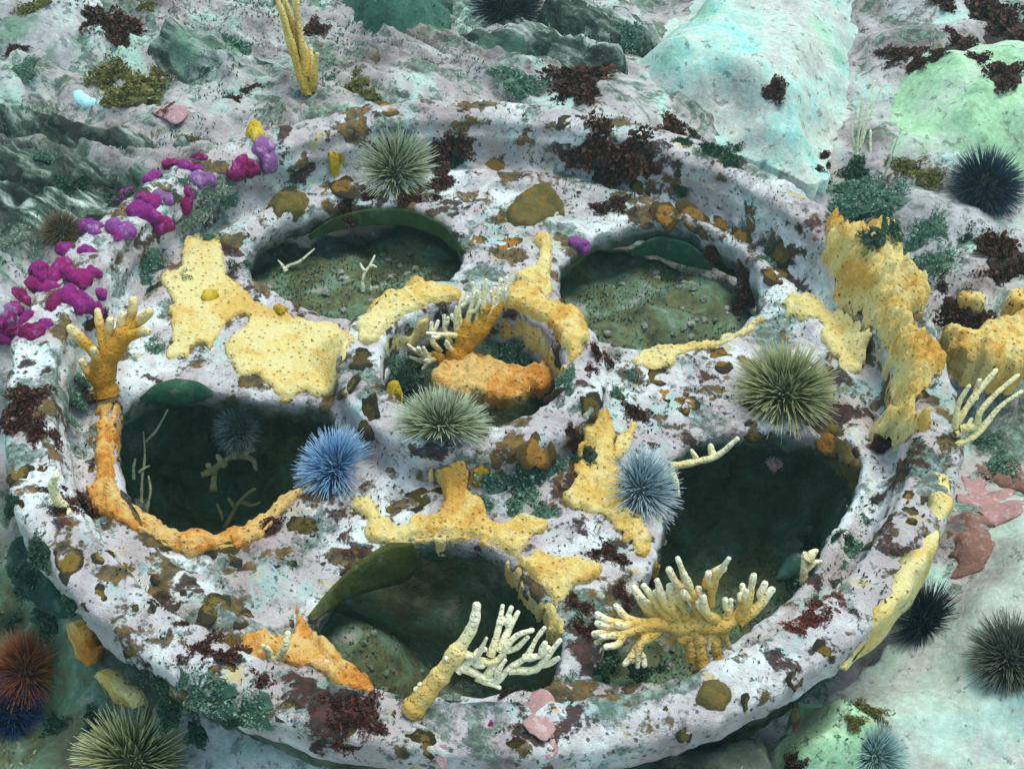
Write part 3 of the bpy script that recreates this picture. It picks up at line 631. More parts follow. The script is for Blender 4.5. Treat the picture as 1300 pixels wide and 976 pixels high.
def dome(name, mat, px, py, r, what, cat, group, flat=.17, sx=1.0, zmin=-9, variants=9):
    P = hit(px, py, zmin); key = (mat, flat, random.randrange(variants))
    if key not in DOMES: DOMES[key] = dome_mesh(name, hash(key[2]) % 1000 + int(flat * 100), mat, flat)
    o = link(name, DOMES[key], None, P - np.array([0, 0, .0015])); s = r * mpp(P)
    n = Vector(normal(P[0], P[1])); qn = n.to_track_quat('Z', 'Y')
    o.rotation_mode = 'QUATERNION'; o.rotation_quaternion = qn @ Matrix.Rotation(random.uniform(0, 6.28), 4, 'Z').to_quaternion()
    s *= 1.5; o.scale = (s * sx, s * (1.2 if sx == 1 else 1.0), s)
    auto(o, px, py, what, cat, group); return o
BROWN = [(40,475,10),(88,712,14),(120,757,10),(165,718,11),(205,727,12),(205,685,13),(290,702,15),(385,668,15),(425,720,9),(362,715,8),(272,770,14),(312,785,10),(180,775,10),(165,822,8),(55,595,9),(25,600,9),(118,603,10),(25,645,7),(305,822,12),(282,855,14),(366,900,9),(345,742,7),(362,790,8),(240,745,7),(130,705,8),
 (458,455,12),(443,490,11),(473,490,10),(467,530,15),(750,515,12),(535,630,15),(500,645,9),(833,480,11),(868,512,14),(905,512,9),(915,455,13),(960,548,9),(985,350,12),(1165,505,9),(1165,630,9),(1150,655,12),(1135,690,9),(980,855,10),(1010,862,9),(1045,828,9),(845,892,9),(1062,800,8),(1085,680,9),(800,610,0),
 (435,237,13),(540,240,11),(575,133,7),(770,155,9),(720,152,8),(812,240,8),(735,235,7),(995,320,12),(535,942,12),(655,948,9),(600,930,7),(812,922,9),(760,915,7),(490,905,9),(950,890,8),(700,345,0),(1105,690,8),(1010,905,7),(870,930,8),(1180,560,8),(1085,610,9),(520,925,7),(450,935,9),(410,880,8)]
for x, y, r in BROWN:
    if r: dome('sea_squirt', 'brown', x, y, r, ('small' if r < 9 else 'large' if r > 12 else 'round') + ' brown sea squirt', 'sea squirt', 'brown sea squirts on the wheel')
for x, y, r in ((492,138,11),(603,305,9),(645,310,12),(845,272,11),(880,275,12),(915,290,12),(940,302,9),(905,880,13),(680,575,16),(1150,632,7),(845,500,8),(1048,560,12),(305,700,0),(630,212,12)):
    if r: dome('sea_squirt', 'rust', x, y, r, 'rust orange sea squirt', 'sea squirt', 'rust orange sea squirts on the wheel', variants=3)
for pp, lb in (([(640,270),(660,248),(690,238),(712,250),(722,275),(700,270),(682,290),(645,288)], 'large flat olive and orange sea squirt between the two far holes'),
               ([(340,262),(352,250),(372,246),(394,250),(394,272),(380,270),(362,268),(350,276)], 'long orange brown sea squirt at the edge of the far left hole'),
               ([(885,865),(905,858),(930,872),(935,890),(900,905),(884,890)], 'big lumpy brown sea squirt on the near rim'),
               ([(655,570),(668,556),(700,560),(706,580),(690,590),(660,588)], 'dark olive sea squirt on the hub below the bore')):
    tag(body('sea_squirt', 'olive', pp, .010, zmin=-.07, edge=.012, step=.003, smooth=1, rough=(.003, 60), lump=(.5, 60), fine=(.15, 150), follow=.1), lb, 'sea squirt', 'brown sea squirts on the wheel')
MAG = [(195,225,11),(235,210,9),(250,214,7),(215,207,8),(253,200,8),(180,268,14),(202,282,14),(190,255,12),(237,257,9),(240,243,7),(160,245,8),(152,255,8),(303,213,12),(319,213,10),(150,295,10),(108,287,11),(85,318,12),(110,318,9),(75,345,15),(97,352,15),(52,345,13),(45,362,11),(117,345,9),(90,378,15),(107,384,12),(72,382,12),(120,392,10),(25,378,12),(20,392,10),(8,405,11),(40,422,14),(15,418,9),(127,372,8),(3,428,9),(57,412,9),(62,365,11),(33,402,8)]
for x, y, r in MAG: dome('magenta_sea_squirt', 'magenta', x, y, r * .72, ('small' if r < 10 else 'plump') + ' magenta sea squirt', 'sea squirt', 'magenta colony beside the rim', flat=.85, variants=6)
for x, y, r in ((337,195,11),(257,227,9),(153,292,11),(737,311,8),(12,400,8),(120,290,8),(208,250,7)):
    dome('violet_sea_squirt', 'violet', x, y, r, 'pale violet sea squirt', 'sea squirt', 'violet sea squirts', flat=.8, variants=3)
for x, y, r, w in ((685,905,19,'pink'), (625,912,7,'deep rose'), (700,935,12,'rose'), (218,142,13,'dusky pink'), (560,958,7,'small pink')):
    dome('crust_patch', 'pinkcrust' if w != 'deep rose' else 'magenta', x, y, r, w + ' round algal crust', 'crust', 'pink algal crusts', flat=.12)
def patch(pp, mat, th, lb): tag(body('crust_patch', mat, pp, th, edge=.02, step=.0035, follow=.9, lump=(.6, 45), fine=(.5, 120), rough=(.016, 42)), lb, 'crust', 'pink algal crusts')
patch([(1207,688),(1222,655),(1250,660),(1247,700),(1228,735),(1202,738)], 'redcrust', .005, 'brick red knobbly crust between the rim and the pale slab')
patch([(1224,612),(1250,600),(1295,635),(1300,660),(1260,665),(1228,640)], 'pinkcrust', .003, 'smooth dusky pink crust right of the rim')
patch([(1222,590),(1260,570),(1310,600),(1310,630),(1260,610)], 'redcrust', .003, 'thin reddish crust under the cream coral')
tag(body('shell_fragment', 'cyanshell', [(88,115),(110,115),(132,132),(140,145),(115,138),(92,128)], .006, edge=.012, step=.003), 'bright cyan shell fragment on the striated ledge', 'shell')
P = hit(982, 592)
ane = empty('sea_anemone', P); tag(ane, 'small pink anemone deep in the right hole', 'anemone')
o = link('column', DOMES.setdefault('ane', dome_mesh('column', 5, 'pinkcrust', 1.0)), ane); o.scale = (.006, .006, .006)
for k in range(12):
    a = k * math.pi / 6; t = link('tentacle', DOMES.setdefault('anet', dome_mesh('tentacle', 6, 'pinkcrust', 1.0, 8, 5)), ane, (.007 * math.cos(a), .007 * math.sin(a), .005)); t.scale = (.0035, .0016, .0016); t.rotation_euler = (0, -.5, a)

# ------------------------------------------------------------------ sea urchins
def urchin(px, py, rpx, kind, label, n=740, lean=None, zmin=-9, flat=.62, body_r=.42, sink=.3):
    P = hit(px, py, zmin); R = rpx * mpp(P) * 1.10; rb = R * body_r; rs = np.random.default_rng(int(px * 7 + py))
    axis = Vector(lean if lean else normal(P[0], P[1], .02)).normalized()
    # the photographed disc is centred on the body, so pull it down the viewing ray to stand on its footing
    base = P + np.array(axis) * (-.1 * rb)
    back = (CAM - P) / np.linalg.norm(CAM - P)
    base = base + (np.array([back[0], back[1], 0]) * rb * flat * 1.1)
    h = float(height(base[0], base[1])); base[2] = max(min(h, P[2] + .01), P[2] - .02) if not lean else base[2]
    e = empty('sea_urchin', base); tag(e, label, 'sea urchin', 'sea urchins')
    e.rotation_mode = 'QUATERNION'; e.rotation_quaternion = axis.to_track_quat('Z', 'Y')
    n1, n2 = 20, 12; V = []
    for i in range(n2 + 1):
        el = -math.pi / 2 + math.pi * i / n2
        for k in range(n1):
            a = 2 * math.pi * k / n1; q = 1 + .03 * math.cos(5 * a)
            V.append((rb * q * math.cos(el) * math.cos(a), rb * q * math.cos(el) * math.sin(a), rb * flat * (math.sin(el) + .8)))
    F = [(i * n1 + k, i * n1 + (k + 1) % n1, (i + 1) * n1 + (k + 1) % n1, (i + 1) * n1 + k) for i in range(n2) for k in range(n1)]
    link('shell', mesh_from('shell', V, F, M['urchin_' + kind], True, {'tip': np.full(len(V), .02)}), e)
    g = (1 + 5 ** .5) / 2; i = np.arange(n); zc = 1 - (i + .5) / n * 1.45; th = 2 * np.pi * i / g
    zc = np.clip(zc + rs.normal(0, .03, n), -.6, 1); D = np.c_[np.sqrt(np.clip(1 - zc ** 2, 0, 1)) * np.cos(th), np.sqrt(np.clip(1 - zc ** 2, 0, 1)) * np.sin(th), zc]
    O = D * rb * np.array([1, 1, flat]) + np.array([0, 0, .8 * rb * flat])
    Dd = D + rs.normal(0, .17, D.shape); Dd[:, 2] += .05; Dd /= np.linalg.norm(Dd, axis=1)[:, None]
    L = (R - rb) * np.where(rs.random(n) < .06, rs.uniform(.3, .6, n), rs.uniform(.68, 1.1, n)) * (1 - .12 * np.clip(D[:, 2], 0, 1))
    w = R * .0118 * rs.uniform(.7, 1.15, n)
    ref = np.where(np.abs(Dd[:, 2:]) < .9, np.array([[0, 0, 1.0]]), np.array([[1.0, 0, 0]]))
    u = np.cross(Dd, ref); u /= np.linalg.norm(u, axis=1)[:, None]; v = np.cross(Dd, u)
    Vs, tip = [], []
    for s, ws, tv in ((0, 1.0, 0.0), (.5, .85, .55), (1.0, .30, 1.0)):
        for k in range(4):
            a = k * math.pi / 2
            Vs.append(O + Dd * (L * s)[:, None] + (u * math.cos(a) + v * math.sin(a)) * (w * ws)[:, None]); tip.append(np.clip(tv * rs.uniform(.75, 1.15, n), 0, 1))
    Vs = np.stack(Vs, 1).reshape(-1, 3); tip = np.stack(tip, 1).ravel()
    f = [(r * 4 + k, r * 4 + (k + 1) % 4, (r + 1) * 4 + (k + 1) % 4, (r + 1) * 4 + k) for r in range(2) for k in range(4)] + [(8, 9, 10, 11)]
    Fs = (np.arange(n)[:, None, None] * 12 + np.array(f)[None]).reshape(-1, 4)
    s = link('spines', mesh_from('spines', Vs, Fs, M['urchin_' + kind], False, {'tip': tip}), e); s['kind'] = 'stuff'
    return e
urchin(500, 207, 56, 'green', 'grey green spiny urchin on the far side of the rim', zmin=-.06)
urchin(560, 543, 63, 'green', 'pale tipped green urchin on the near edge of the hub', zmin=-.03, n=700)
urchin(997, 497, 68, 'olive', 'olive green urchin on the widest spoke beside the ridged sponge', zmin=-.06, n=760)
urchin(165, 942, 76, 'olive', 'olive green urchin in the corner below the orange outer sponge', zmin=-.12, n=700)
urchin(430, 592, 55, 'blue', 'pale blue urchin on the spoke beside the hub', zmin=-.06, n=760)
urchin(810, 614, 56, 'slate', 'slate blue urchin clinging to the side of the right hole', lean=(.75, -.25, .55), zmin=-.06)
urchin(303, 525, 34, 'dim', 'dim blue grey urchin deep in the left hole')
urchin(1250, 233, 51, 'purple', 'dark purple urchin on the pale green boulder', n=700)
urchin(1174, 776, 55, 'black', 'blue black urchin against the rim on the pale slab', zmin=-.12)
urchin(1285, 828, 56, 'grey', 'blurred grey brown urchin on the pale slab at the photo edge')
urchin(12, 893, 52, 'navy', 'navy blue urchin cut by the left photo edge below the red one')
urchin(34, 848, 56, 'red', 'red brown urchin outside the rim at the left edge')
urchin(1112, 955, 46, 'teal', 'pale teal urchin cut by the bottom photo edge')
urchin(78, 292, 30, 'brown', 'small brown urchin half hidden behind the magenta colony', n=420)
urchin(640, 8, 52, 'black', 'dark urchin cut by the top edge beside the dark green stone')

# ------------------------------------------------------------------ branching corals
def tube(name, P, r0, r1, mat, parent, t0=0.0, t1=1.0, sides=8):
    P = np.asarray(P, float)
    if len(P) == 2: P = np.array([P[0], (P[0] + P[1]) / 2 + rng.normal(0, .001, 3), P[1]])
    Q = np.concatenate([[2 * P[0] - P[1]], P, [2 * P[-1] - P[-2]]]); C = []
    for i in range(len(P) - 1):
        a, b, c, d = Q[i:i + 4]
        for t in np.linspace(0, 1, 9, endpoint=False):
            C.append(.5 * (2 * b + (c - a) * t + (2 * a - 5 * b + 4 * c - d) * t * t + (3 * b - a - 3 * c + d) * t ** 3))
    C.append(P[-1]); C = np.array(C); n = len(C)
    s = np.concatenate([[0], np.cumsum(np.linalg.norm(np.diff(C, axis=0), axis=1))]); s /= s[-1]
    rad = (r0 + (r1 - r0) * s) * (1 + .22 * noise(C, 110, 3) + .10 * noise(C, 320, 6))
    T = np.gradient(C, axis=0); T /= np.linalg.norm(T, axis=1)[:, None] + 1e-9
    # rounded tip
    cap = [(.45, .90), (.8, .6), (.98, .2)]
    C = np.concatenate([C, [C[-1] + T[-1] * r1 * k for k, _ in cap]]); rad = np.concatenate([rad, [r1 * k for _, k in cap]]); T = np.concatenate([T, [T[-1]] * 3]); s = np.concatenate([s, [1, 1, 1]])
    ref = np.array([.31, .17, .93]); u = np.cross(T, ref); u /= np.linalg.norm(u, axis=1)[:, None] + 1e-9; v = np.cross(T, u)
    V = []
    for k in range(sides):
        a = 2 * math.pi * k / sides; V.append(C + (u * math.cos(a) + v * math.sin(a)) * rad[:, None])
    V = np.stack(V, 1).reshape(-1, 3); V += .06 * r0 * np.c_[noise(V, 160, 1), noise(V, 160, 2), noise(V, 160, 4)] * 4 * .25
    F = [(i * sides + k, i * sides + (k + 1) % sides, (i + 1) * sides + (k + 1) % sides, (i + 1) * sides + k) for i in range(len(C) - 1) for k in range(sides)]
    o = np.array(parent.location); return link(name, mesh_from(name, V - o, F, M[mat], True, {'tip': np.repeat(t0 + (t1 - t0) * s, sides)}), parent)

def on_plane(pts, P0, tilt):
    """photograph points laid on the coral's own fan plane through its foot P0, leaning back by tilt from upright"""
    nrm = np.array([0, -math.cos(tilt), math.sin(tilt)]); out = []
    for x, y in pts:
        D = FW + (x - IW / 2) / FPX * RT - (y - IH / 2) / FPX * UP
        out.append(CAM + D * (((P0 - CAM) @ nrm) / (D @ nrm)))
    return np.array(out)

def coral(name, label, foot, branches, mat, r=.004, tilt=.35, zmin=-9, group='branching corals', trunk=None, depth=.008, cat='coral', tips=(.25, 1.0), lift=.0, tmat=None, twigs=0):
    P0 = hit(*foot, zmin) + np.array([0, 0, lift]); e = empty(name, P0 - np.array([0, 0, lift])); tag(e, label, cat, group)
    for i, br in enumerate(trunk or []):
        pts, ra, rb = br; Q = on_plane(pts, P0, tilt); tube('trunk', Q, ra, rb, tmat or mat, e, 0.0, .3, 10)
    for i, br in enumerate(branches):
        Q = on_plane(br, P0, tilt); d = rng.normal(0, depth); L = np.linspace(0, 1, len(Q))[:, None]
        back = np.array([0, math.cos(tilt), -math.sin(tilt)]); Q = Q + back * (d * L) + rng.normal(0, .0012, Q.shape)
        t0 = tips[0] * rng.uniform(.6, 1.4); tube('branch', Q, r * rng.uniform(1.05, 1.35), r * rng.uniform(.5, .8), mat, e, t0, tips[1])
        for k in range(twigs):
            t = rng.uniform(.35, .75); f = t * (len(Q) - 1); a = min(int(f), len(Q) - 2); S0 = Q[a] + (Q[a + 1] - Q[a]) * (f - a); T = Q[a + 1] - Q[a]; T /= np.linalg.norm(T)
            ln = np.linalg.norm(Q[-1] - Q[0]) * rng.uniform(.22, .45); side = np.cross(T, back); side /= np.linalg.norm(side) + 1e-9; sg = rng.choice([-1, 1])
            D1 = T * .6 + side * sg * .7 + back * rng.normal(0, .35); D2 = T * .95 + side * sg * .25 + np.array([0, 0, .25])
            tube('branch', [S0, S0 + D1 * ln * .45, S0 + D1 * ln * .45 + D2 * ln * .55], r * .95, r * .7, mat, e, t0 + (tips[1] - t0) * t, tips[1])
    return e
rv = lambda L: [b[::-1] for b in L]
coral('branching_coral', 'white branching coral with bare fingers at the near hole', (521, 905),
      [[(572,842),(598,850),(626,864),(646,850)], [(592,829),(606,825),(619,802)], [(600,840),(630,838),(647,819),(660,805),(677,800)], [(624,832),(631,805),(638,778)], [(633,826),(647,802),(658,783)], [(614,866),(626,846),(643,833)],
       [(628,868),(647,846),(667,834),(682,815),(691,798)], [(645,849),(674,851),(691,835),(709,807)], [(582,850),(599,838),(622,842)], [(668,836),(684,830),(697,818)], [(604,858),(616,866),(634,868)], [(565,852),(572,838),(568,828)], [(545,880),(537,872),(530,874)]],
      'coral_white', .0031, .45, trunk=[([(521,905),(542,878),(565,850),(582,826)], .010, .0075)], depth=.006, tips=(.75, 1.0), twigs=1)
bpy.data.objects['branching_coral']
e = bpy.data.objects['branching_coral']; tube('branch', on_plane([(578,832),(596,802),(603,785),(605,768)], np.array(e.location), .45), .006, .0034, 'coral_white', e, .3, 1.0)
coral('branching_coral', 'golden coral bush with white tips on the near rim', (893, 846),
      rv([[(859,701),(880,754),(889,785)], [(921,695),(906,731),(903,760)], [(956,728),(950,760),(936,786)], [(977,748),(959,772),(940,789)], [(835,739),(844,766),(871,788)], [(859,742),(865,766),(876,788)], [(806,760),(824,778),(859,790)],
       [(889,748),(897,772),(912,791)], [(800,801),(835,795),(871,792)], [(806,837),(812,813),(838,799)], [(900,822),(903,801),(895,792)], [(830,813),(859,814),(872,800)], [(760,778),(785,789),(815,792)], [(758,825),(782,808),(815,797)], [(765,800),(795,798),(830,794)], [(792,835),(806,822),(822,804)],
       [(914,712),(906,728),(902,745)], [(866,720),(876,745),(884,765)], [(945,748),(946,765),(938,780)], [(783,768),(800,785),(830,792)], [(926,822),(920,808),(910,795)], [(848,752),(856,772),(868,788)], [(872,735),(878,760),(886,782)], [(928,760),(926,776),(920,790)], [(818,748),(832,768),(852,786)], [(775,815),(795,806),(820,800)], [(848,832),(852,816),(860,802)], [(880,760),(890,778),(900,790)]]),
      'coral_bush', .0044, .5, zmin=-.03, trunk=[([(893,848),(890,832),(886,808),(884,794)], .006, .0065), ([(878,838),(876,820),(872,800)], .005, .006), ([(912,838),(908,818),(906,798)], .005, .005), ([(862,812),(878,802),(896,792)], .008, .007), ([(812,800),(836,792),(862,796),(886,790)], .0065, .0085), ([(880,794),(908,796),(930,788),(944,776)], .0085, .006), ([(872,800),(862,788),(856,776)], .007, .005)], depth=.012, tips=(-.05, .95), twigs=1)
coral('branching_coral', 'orange coral with white fingers standing in the hub', (585, 446),
      rv([[(614,354),(616,381),(614,410)], [(650,354),(640,378),(625,408)], [(626,368),(624,390),(616,412)], [(586,374),(584,394),(588,420)], [(603,372),(595,390),(592,415)], [(555,408),(550,432),(560,446)], [(569,426),(572,440),(578,442)], [(518,437),(532,450),(552,452)], [(545,418),(565,422),(585,425)], [(538,466),(546,455),(562,450)], [(640,366),(632,385),(620,405)], [(530,440),(540,452),(556,456)], [(522,456),(540,460),(560,455)], [(634,358),(628,382),(614,405)], [(607,362),(606,388),(606,412)], [(578,388),(580,404),(584,424)], [(644,362),(634,384),(624,400)], [(562,402),(564,420),(572,440)]]),
      'coral_white', .0032, .4, zmin=-.05, trunk=[([(572,460),(580,446),(588,430),(592,412)], .010, .007), ([(578,456),(596,432),(612,408),(616,392)], .011, .007), ([(580,452),(604,428),(622,406),(634,388)], .010, .006), ([(568,462),(560,456),(552,450)], .008, .005)], depth=.010, tips=(.1, 1.0), tmat='coral_gold', twigs=1)
coral('branching_coral', 'cream branching coral outside the rim below the yellow cup sponge', (1216, 562),
      [[(1212,545),(1215,513),(1225,489)], [(1215,540),(1236,503),(1263,472)], [(1219,545),(1239,537),(1243,520),(1266,496),(1290,472)], [(1215,565),(1242,550),(1273,520),(1302,499)], [(1214,552),(1228,546),(1240,538)], [(1236,505),(1240,490),(1244,480)]], 'coral_cream', .0033, .6, zmin=-.05, depth=.008, tips=(.25, .8))
coral('finger_coral', 'orange finger coral standing above the left hole', (134, 500),
      rv([[(169,381),(164,402),(150,432)], [(192,394),(172,410),(150,432)], [(117,398),(124,422),(136,446)], [(142,405),(140,428),(138,450)], [(91,416),(112,440),(132,458)], [(128,435),(126,455),(132,468)], [(98,472),(110,484),(130,480)], [(194,412),(176,420),(152,432)], [(104,455),(114,468),(130,476)], [(156,400),(152,420),(146,440)]]),
      'coral_gold', .0058, .35, zmin=-.05, trunk=[([(136,500),(130,474),(142,446),(158,424)], .014, .010)], depth=.010, tips=(.3, .95))
coral('plume_coral', 'golden plume coral hanging in from the top edge', (392, 122),
      [[(390,122),(384,95),(372,55),(358,-10)], [(388,120),(376,85),(366,40),(350,-12)], [(391,120),(386,80),(378,30),(372,-12)], [(393,118),(390,80),(384,55)], [(394,114),(400,90),(404,68)], [(382,105),(372,70),(356,20)], [(386,100),(376,50),(364,0)], [(390,108),(397,92),(396,78)], [(388,90),(382,60),(376,20)], [(392,122),(392,100),(398,74)], [(386,112),(380,85),(368,52),(360,18)], [(390,116),(384,70),(380,28),(378,0)], [(384,98),(374,60),(362,10)], [(389,100),(392,86),(393,62)]], 'coral_plume', .0045, .5, depth=.012, tips=(.2, .75))
coral('feather_coral', 'pale feathery coral between the turquoise and green boulders', (1090, 200), [[(1090,200),(1098,160),(1115,103)], [(1086,198),(1088,165),(1094,125)], [(1105,205),(1106,185),(1104,168)], [(1092,190),(1104,150),(1122,108)], [(1088,195),(1082,170),(1086,140)]], 'coral_pale', .0022, .5, depth=.008, tips=(.4, 1.0))
coral('feather_coral', 'pale twig among the green weed behind the rim', (1120, 230), [[(1118,228),(1128,200),(1136,172)], [(1128,250),(1130,235),(1129,222)], [(1110,258),(1120,256),(1128,252)]], 'coral_pale', .002, .5, tips=(.4, 1.0))
coral('twig_coral', 'beaded cream twig with white knobs deep in the left hole', (272, 622), [[(272,622),(270,610),(272,600)], [(256,606),(270,600),(290,584),(320,574)], [(315,560),(312,572),(308,580)], [(272,600),(268,592),(266,586)], [(284,590),(282,582),(280,578)], [(296,582),(296,574),(295,570)], [(306,578),(318,584),(322,596)]], 'coral_cream', .0036, .6, tips=(.2, 1.0))
coral('twig_coral', 'thin tan twigs at the near side of the left hole', (288, 670), [[(285,672),(298,645),(312,628),(322,622)], [(298,645),(290,630)], [(306,634),(320,640),(330,638)], [(280,660),(276,640)]], 'coral_cream', .0024, .5, tips=(.0, .5))
coral('twig_coral', 'knobbly cream twig reaching into the right hole from the spoke', (852, 592), rv([[(931,556),(910,577),(885,584),(852,594)], [(878,572),(882,580),(886,585)], [(900,566),(904,574),(908,578)], [(862,622),(856,606),(852,596)]]), 'coral_cream', .0038, .5, zmin=-.06, lift=.01, tips=(.3, 1.0))
coral('twig_coral', 'short white tipped twig at the near edge of the right hole', (1020, 738), [[(1020,738),(1022,722),(1025,704)], [(1023,712),(1030,704),(1037,700)], [(1022,720),(1034,716),(1042,714)]], 'coral_cream', .004, .4, zmin=-.06, tips=(.3, 1.0))
coral('twig_coral', 'thin white twig in the far left hole', (358, 350), [[(358,352),(365,340),(380,332),(396,318)], [(362,344),(354,332)]], 'coral_pale', .0022, .5, tips=(.4, .9))
coral('twig_coral', 'thin branched white twig in the middle of the far left hole', (462, 372), [[(462,372),(462,352),(470,335),(476,326)], [(464,346),(458,336)], [(472,368),(474,352)], [(468,340),(476,340)]], 'coral_pale', .002, .5, tips=(.4, .9))
coral('twig_coral', 'spindly pale twigs along the left side of the left hole', (180, 640), [[(180,640),(178,610),(184,580),(182,548)], [(178,600),(190,590)], [(186,655),(190,625),(188,605)], [(170,610),(168,585)], [(184,560),(196,548),(206,530),(212,518)]], 'coral_pale', .0018, .5, tips=(.1, .7))
coral('twig_coral', 'small pale hooked twig on the left rim', (72, 640), [[(80,645),(72,632),(70,612),(76,598)], [(80,645),(92,648)]], 'coral_cream', .004, .3, zmin=-.02, tips=(.6, .9))
coral('twig_coral', 'white twin twigs on the fork of the orange sponge', (355, 838), [[(352,838),(358,822),(366,808)], [(344,834),(342,820),(338,812)]], 'coral_cream', .004, .3, zmin=-.02, tips=(.6, 1.0))

# ------------------------------------------------------------------ kelp blades
def blade(px, mat, label, z=None, zmin=-9, thick=.004, lift=0.0, curl=.0):
    pp = np.asarray(px, float)
    o = body('kelp_blade', mat, pp, thick, z=z, zmin=zmin, edge=.012, step=.0035, skirt=.003, lump=(.5, 22), rough=(.001, 40), follow=.15, smooth=2, fine=(.05, 80))
    return tag(o, label, 'kelp', 'kelp blades in and around the wheel')
def wall_blade(line, mat, label, na=26, nb=7, off=.007, wave=.002, name='kelp_blade', cat='kelp', group='kelp blades in and around the wheel', rim=False, back=(0, .0018, -.0012)):
    """a flat frond hanging against the wall of a hole: line = (px, py, half width in px) down its middle"""
    L = np.asarray(line, float); t = np.linspace(0, len(L) - 1, na); k = np.minimum(t.astype(int), len(L) - 2); f = (t - k)[:, None]
    f = f * f * (3 - 2 * f) * .35 + f * .65; C = L[k] * (1 - f) + L[k + 1] * f
    T = np.gradient(C[:, :2], axis=0); T /= np.linalg.norm(T, axis=1)[:, None]; N = np.c_[-T[:, 1], T[:, 0]]
    G = np.zeros((na, nb, 3))
    for a in range(na):
        for b in range(nb):
            q = C[a, :2] + N[a] * C[a, 2] * (2 * b / (nb - 1) - 1); P = hit(*q)
            if rim and np.hypot(P[0], P[1]) > .512: P = unproj([q], -.022)[0]
            bk = (CAM - P) / np.linalg.norm(CAM - P); G[a, b] = P + bk * off
    for _ in range(3):
        H = G.copy(); H[1:-1] = .5 * G[1:-1] + .25 * (G[2:] + G[:-2]); G = H.copy(); G[:, 1:-1] = .5 * H[:, 1:-1] + .25 * (H[:, 2:] + H[:, :-2])
    V = G.reshape(-1, 3); V = V + np.array([0, -.7, .7]) * (wave * noise(V, 40, 4))[:, None]
    i = (np.arange(na - 1)[:, None] * nb + np.arange(nb - 1)[None]).ravel(); F = np.stack([i, i + 1, i + nb + 1, i + nb], 1); n = len(V)
    V2 = V + np.array(back); ed = [(a * nb, (a + 1) * nb) for a in range(na - 1)] + [((a + 1) * nb + nb - 1, a * nb + nb - 1) for a in range(na - 1)] + [(b + 1, b) for b in range(nb - 1)] + [((na - 1) * nb + b, (na - 1) * nb + b + 1) for b in range(nb - 1)]
    F = np.concatenate([F, F[:, ::-1] + n, np.array([(a, b, b + n, a + n) for a, b in ed])])
    org = V.mean(0); o = link(name, mesh_from(name, np.concatenate([V, V2]) - org, F, M[mat]), None, org)
    return tag(o, label, cat, group)
wall_blade([(178,508,3),(200,500,13),(225,498,18),(250,498,14),(270,500,3)], 'blade_green', 'oval green kelp blade in the far corner of the left hole')
wall_blade([(394,786,5),(430,752,12),(470,728,22),(505,714,28),(530,702,14)], 'blade_olive', 'translucent olive kelp blade at the left edge of the near hole')
wall_blade([(392,302,3),(425,284,9),(470,275,11),(520,276,11),(560,292,9),(588,322,3)], 'blade_moss', 'moss green kelp strap arching under the far left hole edge')
sk = dict(name='encrusting_sponge', cat='sponge', group='yellow and orange sponges on the wheel', rim=True, off=.006, wave=.008, na=60, nb=11)
wall_blade([(86,792,4),(93,804,10),(99,818,6),(104,830,9),(110,846,3)], 'sponge_orange', 'orange sponge patch on the outer side of the rim above the red brown urchin', back=(.010, .010, -.005), **{**sk, 'na': 34})
wall_blade([(120,856,3),(132,864,8),(142,874,6),(154,886,10),(168,900,3)], 'sponge_pale', 'yellow sponge patch on the outer side of the rim above the olive urchin', back=(.010, .010, -.005), **{**sk, 'na': 34})
wall_blade([(1200,604,4),(1204,640,7),(1196,672,5),(1180,702,6),(1163,735,12),(1146,765,9),(1120,800,9),(1095,828,5),(1072,850,2)], 'sponge_pale', 'yellow sponge strip down the outer side of the rim', back=(-.012, .010, -.005), **sk)
wall_blade([(800,322,4),(835,312,13),(870,322,15),(905,340,5)], 'blade_green', 'green kelp blade under the far edge of the far right hole')
blade([(978,738),(1000,705),(1022,700),(1016,722),(1000,738)], 'blade_teal', 'teal kelp blade beside the white tipped twig', z=-.08)
blade([(5,700),(30,672),(70,720),(110,790),(90,800),(50,770),(15,740)], 'blade_teal', 'dark teal kelp blade hanging below the left rim', z=-.10)
blade([(700,870),(740,850),(770,860),(750,885),(715,888)], 'blade_green', 'green kelp scrap beside the white branching coral', z=-.07)

